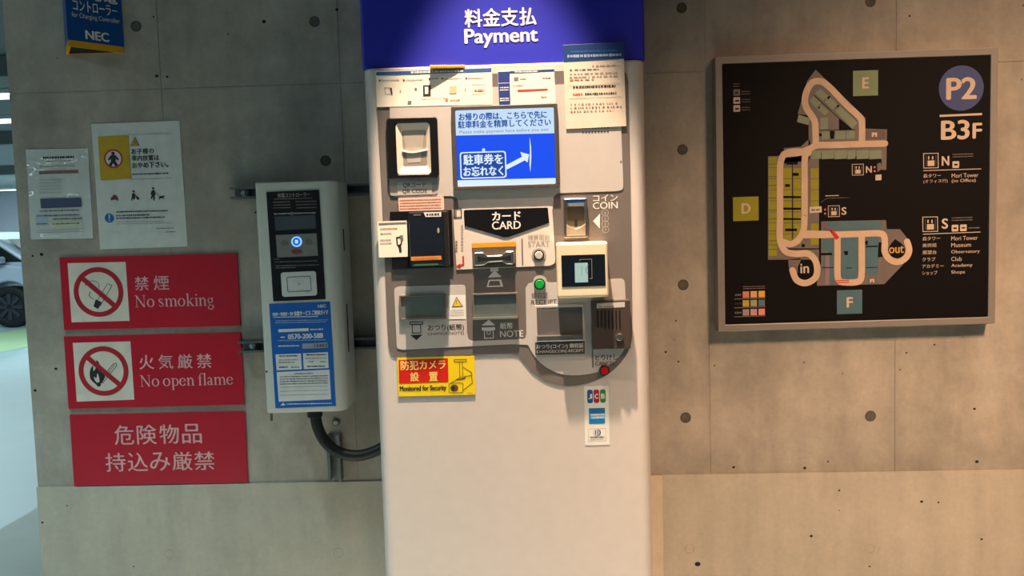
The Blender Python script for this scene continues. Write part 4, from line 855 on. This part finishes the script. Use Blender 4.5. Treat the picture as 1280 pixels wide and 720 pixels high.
b = MB(); c = CB.front(-.03).uv(339.5, 522.5); k = scale(CB, 339, 522); pk = CB.front(-.03); b.prism(pk, rrect(c[0], c[1]+.002, 2.6*k, 9*k, .0005), -.002, .002, mat('brass key', (120, 96, 48), .4, .7)); b.build('key', cc)
# cable from the box to the payment machine
KP = Plane((0, -.105, 0)); CBL = mat('cable black', (18, 17, 18), .5)
pts = smooth_path([(393.5,513),(394.5,522),(397.5,535),(405,550),(416,561),(430,567.5),(446,569.5),(462,566.5),(478,559.5),(492,552),(506,545)], 5)
kc = thing('cable', 'thick black cable curving from the charging box into the machine side', 'cable', KP.at(*KP.uv(440, 569)))
path = [q_ for q_ in (KP.at(*KP.uv(*p)) for p in pts) if q_.x < mx-cw/2-.001]; path.append(Vector((mx-cw/2+.0015, path[-1].y, path[-1].z+(path[-1]-path[-2]).z/(path[-1]-path[-2]).x*(mx-cw/2-path[-1].x))))
b = MB(); b.tube(path, .0128, CBL, 18); b.build('conduit', kc, smooth=True)
b = MB(); c0 = KP.at(*KP.uv(393.5, 515.2)); b.tube([c0+Vector((0, 0, .002)), c0-Vector((0, 0, .010))], .0175, BLACK, 24); b.build('gland', kc, bevel=.001)
# small channel bracket under the cable
bk = thing('bracket', 'short upright steel channel bracket on the wall behind the black cable', 'bracket', WALL.at(*WALL.uv(420.5, 598)))
c = bx(WALL, 412.5, 541, 428.5, 598); xa, xb, z0, z1 = c[0]-c[2]/2, c[0]+c[2]/2, c[1]-c[3]/2, c[1]+c[3]/2
prof = [(xa, 0), (xa, -.03), (xa+.007, -.03), (xa+.007, -.0275), (xa+.0025, -.0275), (xa+.0025, -.0025), (xb-.0025, -.0025), (xb-.0025, -.0275), (xb-.007, -.0275), (xb-.007, -.03), (xb, -.03), (xb, 0)]
n = len(prof); b = MB(); b.mesh([(x, y, z0) for x, y in prof]+[(x, y, z1) for x, y in prof], [tuple(range(n)), tuple(range(2*n-1, n-1, -1))]+[(i, (i+1) % n, n+(i+1) % n, n+i) for i in range(n)], ZINC); b.build('channel', bk)
b = MB(); c = WALL.uv(420, 527.5); b.prism(WALL, circ(*c, .0095, 24), 0, .004, ZINC); b.prism(WALL, circ(*c, .006, 6), .004, .009, STEEL); b.build('bolt', bk, bevel=.0008)

# ================================================================== FLOOR MAP
MD = .035; MP = WALL.front(MD)
q = quad(MP, (895,72), (1250,58), (1242,402.5), (897,417)); an = q[4]
mp = thing('floor_map_sign', 'large square black car park map sign in a grey frame', 'map sign', WALL.at(q[0], q[1]-q[3]/2))
fw_ = .0165
b = MB(); b.ringprism(MP, rrect(*q[:4], ang=an), rrect(q[0], q[1], q[2]-2*fw_, q[3]-2*fw_, ang=an), -MD, 0, mat('map frame grey', (148, 142, 136), .45, .3, var=.03)); b.build('frame', mp, bevel=.0015)
MBK = mat('map black', (12, 9, 11), .6, var=.05, spec=.15)
b = MB(); b.prism(MP, rrect(q[0], q[1], q[2]-2*fw_-.0004, q[3]-2*fw_-.0004, .004, ang=an), -MD, -.002, MBK); b.build('panel', mp)
e0 = -.0017
MG = mat('map grey', (112, 102, 98), .5); MGR = mat('map sage', (126, 138, 116), .5); MYE = mat('map olive yellow', (146, 140, 20), .5); MTE = mat('map teal', (76, 108, 120), .5); MRD = mat('map road', (206, 176, 150), .5); MRE = mat('map red', (196, 44, 44), .5)
z7 = lambda *p: [(980+x/5.143, 80+y/5.143) for x, y in p]; z8 = lambda *p: [(950+x/4.118, 185+y/4.118) for x, y in p]; z5 = lambda *p: [(960+x/4.8, 250+y/4.8) for x, y in p]
b = MB()
for P in (z7((205,35),(525,345),(525,415),(665,420),(660,680),(630,680),(630,610),(160,560),(160,330),(90,320),(150,110)), z7((110,530),(165,480),(180,560),(160,620),(0,640),(0,540)), z8((42,42),(305,35),(305,575),(42,575)), z5((320,128),(710,120),(715,175),(795,175),(862,262),(860,320),(810,390),(700,505),(295,515),(300,430),(320,380)), z5((122,355),(200,350),(180,440),(128,420))): b.px(MP, P, e0, MG)
e1 = e0+.0003
for P in (((200,190),(235,155),(285,205),(255,235)),((262,240),(295,210),(345,260),(315,292)),((330,300),(360,270),(475,375),(440,415)),((165,235),(190,205),(240,250),(210,285)),((215,290),(245,262),(290,305),(262,330)),((245,432),(295,431),(295,484),(245,485)),((328,430),(398,429),(398,481),(328,483)),((404,428),(456,427),(456,478),(404,480)),((95,325),(168,347),(158,392),(85,372)),((235,345),(285,344),(285,418),(235,420))): b.px(MP, z7(*P), e1, MGR)
for x0, x1 in ((178,240),(243,323),(326,406),(409,461),(468,546),(550,630)): b.px(MP, z7((x0,556),(x1,553),(x1,608),(x0,612)), e1, MGR)
b.px(MP, z7((355,345),(442,420),(355,424)), e1+.0001, MBK); b.stroke(MP, z7((195,200),(360,352)), .7, e1+.0002, MBK, caps=False); b.stroke(MP, z7((230,426),(460,422)), .7, e1+.0002, MBK, caps=False)
for P in (((295,430),(328,430),(322,480),(300,480)),((228,445),(243,445),(243,465),(228,465)),((280,210),(305,205),(285,230)),((340,265),(362,262),(345,285)),((220,275),(235,275),(225,290))): b.px(MP, z7(*P), e1+.0002, MBK)
for i in range(9):
    y = 45+i*57
    for x0, x1 in ((46,88),(122,164),(173,212),(262,303)):
        if x0 > 100 and not 0 < i < 8: continue
        if x0 == 262 and i == 5: continue
        b.px(MP, z8((x0,y+2),(x1,y+1),(x1,min(y+53, 570)),(x0,min(y+54, 570))), e1, MYE)
b.stroke(MP, z8((168,75),(168,465)), .8, e1+.0002, MBK, caps=False)
for P in (((135,70),(195,70),(195,85),(135,85)),((170,128),(200,128),(200,143),(170,143)),((130,186),(155,186),(155,200),(130,200)),((120,246),(212,248),(212,258),(120,258)),((120,306),(212,308),(212,318),(120,318)),((120,360),(212,362),(212,370),(120,370)),((130,415),(192,415),(192,428),(130,428)),((215,495),(232,495),(232,510),(215,510)),((120,518),(315,516),(315,521),(120,523))): b.px(MP, z8(*P), e1+.0002, MBK)
for y in (83,148,193,257,320,366,428,478,523): b.stroke(MP, z8((44,y),(88,y-1)), .5, e1+.0002, MBK, caps=False)
for P in (((335,132),(680,124),(680,178),(335,186)),((325,235),(395,235),(395,510),(345,510)),((440,225),(540,220),(540,470),(440,480)),((588,220),(665,215),(660,450),(588,450))): b.px(MP, z5(*P), e1, MTE)
for P in (((320,318),(385,317),(385,331),(320,332)),((455,308),(482,306),(480,330),(462,330)),((585,245),(600,245),(600,268),(585,268)),((665,255),(690,253),(690,340),(660,345)),((588,276),(660,273),(660,281),(588,284)),((325,404),(395,403),(395,408),(325,409)),((470,406),(505,405),(505,410),(470,411)),((588,404),(660,402),(660,406),(588,408))): b.px(MP, z5(*P), e1+.0002, MBK)
b.px(MP, z5((345,300),(370,330),(370,510),(345,510)), e1+.0001, mat('map mauve', (140, 112, 116), .5))
b.px(MP, z7((520,425),(655,422),(655,480),(520,483)), e1, mat('map brown', (104, 84, 82), .5)); b.px(MP, z7((565,440),(600,439),(600,468),(588,468),(588,455),(578,455),(578,468),(565,468)), e1+.0002, MINK); b.px(MP, z5((608,470),(650,468),(650,498),(608,500)), e1, MATS['map brown']); b.px(MP, z5((612,474),(640,473),(640,496),(630,496),(630,485),(622,485),(622,496),(612,496)), e1+.0002, MINK)
e2 = e1+.0005
def road(P, d, w_=8.1, n=6): b.stroke(MP, smooth_path(P, n), w_, d, MRD)
road(z7((650,511),(520,514),(330,520),(215,523),(165,545),(110,567),(60,575),(0,580)), e2)
road(z7((205,518),(203,430),(195,360),(140,270),(142,190),(180,122),(240,112),(300,155),(400,260),(490,345),(502,390),(502,505)), e2+1e-5)
road(z8((250,25),(190,18),(130,30),(106,80),(104,200),(104,350),(104,470),(130,530),(180,545),(250,545),(290,590),(290,660),(240,695),(190,680),(168,630)), e2+2e-5)
road(z8((235,25),(230,80),(230,200),(230,330),(225,420),(200,470),(160,495),(125,485)), e2+3e-5, 8)
road(z8((228,440),(300,442),(400,445)), e2+4e-5, 8)
road(z5((225,212),(400,208),(560,203),(660,200),(695,212),(702,260),(702,310),(730,355),(780,372),(830,345),(848,300),(835,250)), e2+5e-5, 8)
road(z5((418,215),(418,330),(418,440),(428,485),(470,495),(530,493),(556,478),(563,430),(563,300),(563,210)), e2+6e-5, 8)
b.flat(MP, circ(*MP.uv(1006, 336), 8.6*scale(MP, 1006, 336), 28, 10*scale(MP, 1006, 336)), e1+.0004, MBK); b.px(MP, smooth_path(z5((765,235),(815,275),(820,320),(790,348),(745,340),(722,305),(740,262),(765,235)), 3), e1+.0004, MBK)
b.stroke(MP, [(1028,279),(1040,290.5)], 1.2, e2+.0002, MRE); b.px(MP, [(1037,288),(1040.5,286),(1049.5,297),(1045,300)], e2+.0002, MRE)
for y in (351, 353.5): b.stroke(MP, [(1045,y),(1061,y-.6)], 1.2, e2+.0002, MRE); 
b.stroke(MP, z8((185,335),(240,350)), 1, e2+.0002, OINK); b.build('map_drawing', mp)
b = MB(); e3 = e1
for x0, y0, x1, y1, mt, t, tx in ((1066.5,88,1098,119.5,mat('map E green', (124, 140, 104), .5),'E',(1078,96.5,1086.5,110.5)),(916.5,246,948.5,276,MYE,'D',(927,254,938.5,267)),(1046.5,362.5,1078,392.5,MTE,'F',(1058.5,371.5,1066.5,384.5))):
    b.flat(MP, rr(MP, x0, y0, x1, y1), e3, mt); b.text(MP, t, *tx, e3+.0002, MINK, bold=.045, ang=an); b.build('zone_label', mp); b = MB()
b.text(MP, 'in', 1000.5, 329.5, 1011.5, 341.5, e2, MINK, bold=.03, ang=an); b.text(MP, 'out', 1111.5, 307.5, 1130, 316.5, e2, mat('map out yellow', (206, 158, 84), .5), bold=.03, ang=an)
b.build('ramp_lettering', mp); b = MB()
c = MP.uv(1202, 110); k = scale(MP, 1202, 110); b.flat(MP, circ(*c, 28.2*k, 48), e3, mat('map P blue', (62, 74, 124), .5)); b.text(MP, 'P2', 1183, 96.5, 1221.5, 124, e3+.0002, MINK, bold=.04, ang=an)
b.stroke(MP, [(1175,144.8),(1228,142.5)], 2.6, e3, MINK, caps=False); b.text(MP, 'B3', 1176.5, 150, 1212.5, 174.5, e3, MINK, bold=.04, ang=an); b.text(MP, 'F', 1216, 153.5, 1228, 173, e3, MINK, bold=.04, ang=an)
b.build('level_emblem', mp); b = MB()
def lift(x0, y0, x1, y1, wd=.9):
    b.stroke(MP, [(x0,y0+.4),(x1,y0),(x1+.2,y1-.4),(x0+.2,y1)], wd, e3, MINK, closed=True); w2, h2 = x1-x0, y1-y0
    b.px(MP, [(x0+.28*w2,y0+.5*h2),(x0+.75*w2,y0+.48*h2),(x0+.75*w2,y0+.85*h2),(x0+.28*w2,y0+.87*h2)], e3, MINK)
    for fx in (.35, .62): b.px(MP, [(x0+fx*w2-.7,y0+.2*h2),(x0+fx*w2+.9,y0+.2*h2),(x0+fx*w2+.9,y0+.42*h2),(x0+fx*w2-.7,y0+.42*h2)], e3, MINK)
    for fx in (.18, .85): b.stroke(MP, [(x0+fx*w2,y0+.15*h2),(x0+fx*w2,y0+.9*h2)], .5, e3, MG, caps=False)
lift(1065.5, 205, 1079.5, 219, .7); lift(1035.5, 257, 1049.5, 271, .7)
b.text(MP, 'N', 1082.5, 207.5, 1090, 216, e2, MINK, bold=.04, ang=an); b.text(MP, 'S', 1052, 259, 1058.3, 268.5, e2, MINK, bold=.04, ang=an)
for x, y in ((1093.5,209),(1093.5,214),(1031.5,262),(1031.5,267)): b.flat(MP, circ(*MP.uv(x, y), .0024, 10), e2, OINK)
b.px(MP, [(1094.5,218.5),(1102,218),(1102,225),(1094.5,225.5)], e2, MINK); b.px(MP, [(1096.5,205),(1101,203),(1103,211),(1097,215)], e2, MG); b.px(MP, [(1012,258.8),(1027,257.8),(1027.3,265.5),(1012.3,266.5)], e2+.0003, mat('map pale box', (206, 186, 172), .5)); b.greek(MP, 1014, 262.5, 1025, 2.5, e2+.0005, GINK)
b.greek(MP, 1032, 244.8, 1049, 1.2, e3, MINK); b.greek(MP, 1033, 247.8, 1061, .8, e3, MG); b.stroke(MP, [(1026,253),(1033,248.5)], .5, e3, MG)
b.build('lift_marks', mp); b = MB()
lift(1154.8, 191.5, 1173, 210); lift(1153.8, 271, 1172.3, 289.5); b.text(MP, 'N', 1177.5, 195, 1187, 207, e3, MINK, bold=.04, ang=an); b.text(MP, 'S', 1177.5, 273, 1185.5, 286, e3, MINK, bold=.04, ang=an)
b.stroke(MP, [(1154.5,213.3),(1227,211)], .9, e3, MINK, caps=False); b.stroke(MP, [(1154,292.8),(1226,290)], .9, e3, MINK, caps=False)
for y in (193, 196): b.greek(MP, 1191, y, 1217, 1.2, e3, MG)
for y in (272.5, 275.5): b.greek(MP, 1190, y, 1216, 1.2, e3, MG)
for x0, y0 in ((1191,201.5),(1190,281),(1200.5,280.6)): b.flat(MP, rr(MP, x0, y0, x0+8.3, y0+8.3, 1), e3, MINK); b.greek(MP, x0+2, y0+4.3, x0+6.4, 2.5, e3+.0002, SOFTBLK)
b.greek(MP, 1211, 285, 1225, 1.6, e3, MG)
rows = [('森タワー', 1154.5, 1176.5, 'Mori Tower', 1190, 1223.5, 219.5), ('(オフィス行)', 1154.5, 1185, '(to Office)', 1190, 1220, 226.5), ('森タワー', 1153.5, 1175.5, 'Mori Tower', 1189.5, 1222.5, 298), ('美術館', 1153.5, 1171, 'Museum', 1189.5, 1214, 306.5), ('展望台', 1153.5, 1171, 'Observatory', 1189.5, 1225, 315.3), ('クラブ', 1153.3, 1169.5, 'Club', 1189.5, 1202.5, 324), ('アカデミー', 1153, 1180, 'Academy', 1189.5, 1216, 332.5), ('ショップ', 1153, 1172, 'Shops', 1189.5, 1206.5, 341)]
for j, a0, a1, en, c0, c1, y in rows: b.text(MP, j, a0, y-2.4, a1, y+2.6, e3, MINK, ang=an); b.text(MP, en, c0, y-3, c1, y+2.2, e3, MINK, ang=an)
b.build('directory', mp); b = MB()
for y0 in (102, 111.5, 121.5, 131.5):
    if y0 > 105: b.flat(MP, rr(MP, 917, y0, 925.3, y0+8), e3, MINK if y0 > 115 else MG); b.greek(MP, 919, y0+4.5, 924, 2.6, e3+.0002, SOFTBLK)
    for dy in (2.8, 5.8): b.greek(MP, 927 if y0 > 105 else 917, y0+dy-(8 if y0 < 105 else 0)*0, 938 if y0 > 105 else 925, 1, e3, MG)
b.build('symbol_key', mp); b = MB()
cols = [[(210,130,110),(218,164,112),(226,168,60)],[(186,156,70),(152,162,126),(96,112,132)],[(160,142,136),(202,152,146),(226,138,132)]]
for r_i, y in enumerate((364.3, 375.3, 386.6)):
    for c_i, x in enumerate((928.6, 938.4, 948.3)): b.flat(MP, rr(MP, x, y-.35*c_i, x+8, y+8-.35*c_i), e3, mat('legend %d%d' % (r_i, c_i), cols[r_i][c_i], .5))
    b.stroke(MP, [(918,y+9.6),(957,y+8.2)], 1, e3, MG, caps=False); b.greek(MP, 919, y+4.5, 927, 2.6, e3, MG if r_i != 1 else mat('legend maroon', (70, 30, 34), .5), dash=(1, 2))
for y in (358.5, 361): b.greek(MP, 929, y, 956.5, 1.2, e3, MG)
b.build('colour_key', mp)

# ================================================================== LIGHT
def spot(name, loc, tgt, w_, col, size, blend, rad):
    l = bpy.data.lights.new(name, 'SPOT'); l.energy = w_; l.color = col; l.spot_size = math.radians(size); l.spot_blend = blend; l.shadow_soft_size = rad
    o = bpy.data.objects.new(name, l); COL.objects.link(o); o.location = loc
    o.rotation_euler = (Vector(tgt)-Vector(loc)).to_track_quat('-Z', 'Y').to_euler(); return o
def area(name, loc, tgt, w_, col, sx, sy):
    l = bpy.data.lights.new(name, 'AREA'); l.energy = w_; l.color = col; l.shape = 'RECTANGLE'; l.size = sx; l.size_y = sy
    o = bpy.data.objects.new(name, l); COL.objects.link(o); o.location = loc
    o.rotation_euler = (Vector(tgt)-Vector(loc)).to_track_quat('-Z', 'Y').to_euler(); return o
WARM = (1, .74, .53); WARM2 = (1, .61, .36); COOL = (.72, .97, 1.0); MZ = 3.12
spot('downlight_machine', (mx-.005, YM-.34, MZ), (mx-.005, YM-.34, 0), 790, WARM, 30.2, .16, .02)
spot('downlight_front', (mx-.02, -.95, MZ), (mx-.02, -.95, 0), 70, WARM, 48, .35, .03)
spot('downlight_right', (1.5, -2.0, MZ), (1.25, 0, .35), 800, WARM2, 58, 1.0, .30)
spot('floor_bounce_fill', (-1.25, -1.25, MZ), (-1.25, -1.15, 0), 320, COOL, 72, 1.0, .15)  # unseen spot added to mimic floor bounce on the lower left wall
area('garage_tube_front', (-4.2, -2.6, 3.0), (-4.2, -2.6, 0), 48, COOL, 2.4, .6)
area('garage_tube_side', (-4.6, 2.5, 3.0), (-4.6, 2.5, 0), 50, COOL, 1.8, .3)
area('garage_tube_far', (-7, 7.5, 3.0), (-7, 7.5, 0), 140, COOL, 3, .3)
area('garage_tube_farther', (-10, 15, 3.0), (-10, 15, 0), 260, COOL, 6, .3)
area('garage_tube_end', (-14, 24, 3.0), (-14, 24, 0), 700, COOL, 8, .3)
wd = bpy.data.worlds.new('world'); SC.world = wd; wd.use_nodes = True; wd.node_tree.nodes['Background'].inputs[0].default_value = (.6, .7, .75, 1); wd.node_tree.nodes['Background'].inputs[1].default_value = .05
SC.cycles.use_denoising = True
vs_ = SC.view_settings; vs_.view_transform = 'Standard'; vs_.look = 'None'; vs_.gamma = 1; vs_.use_curve_mapping = False; vs_.exposure = 0.0
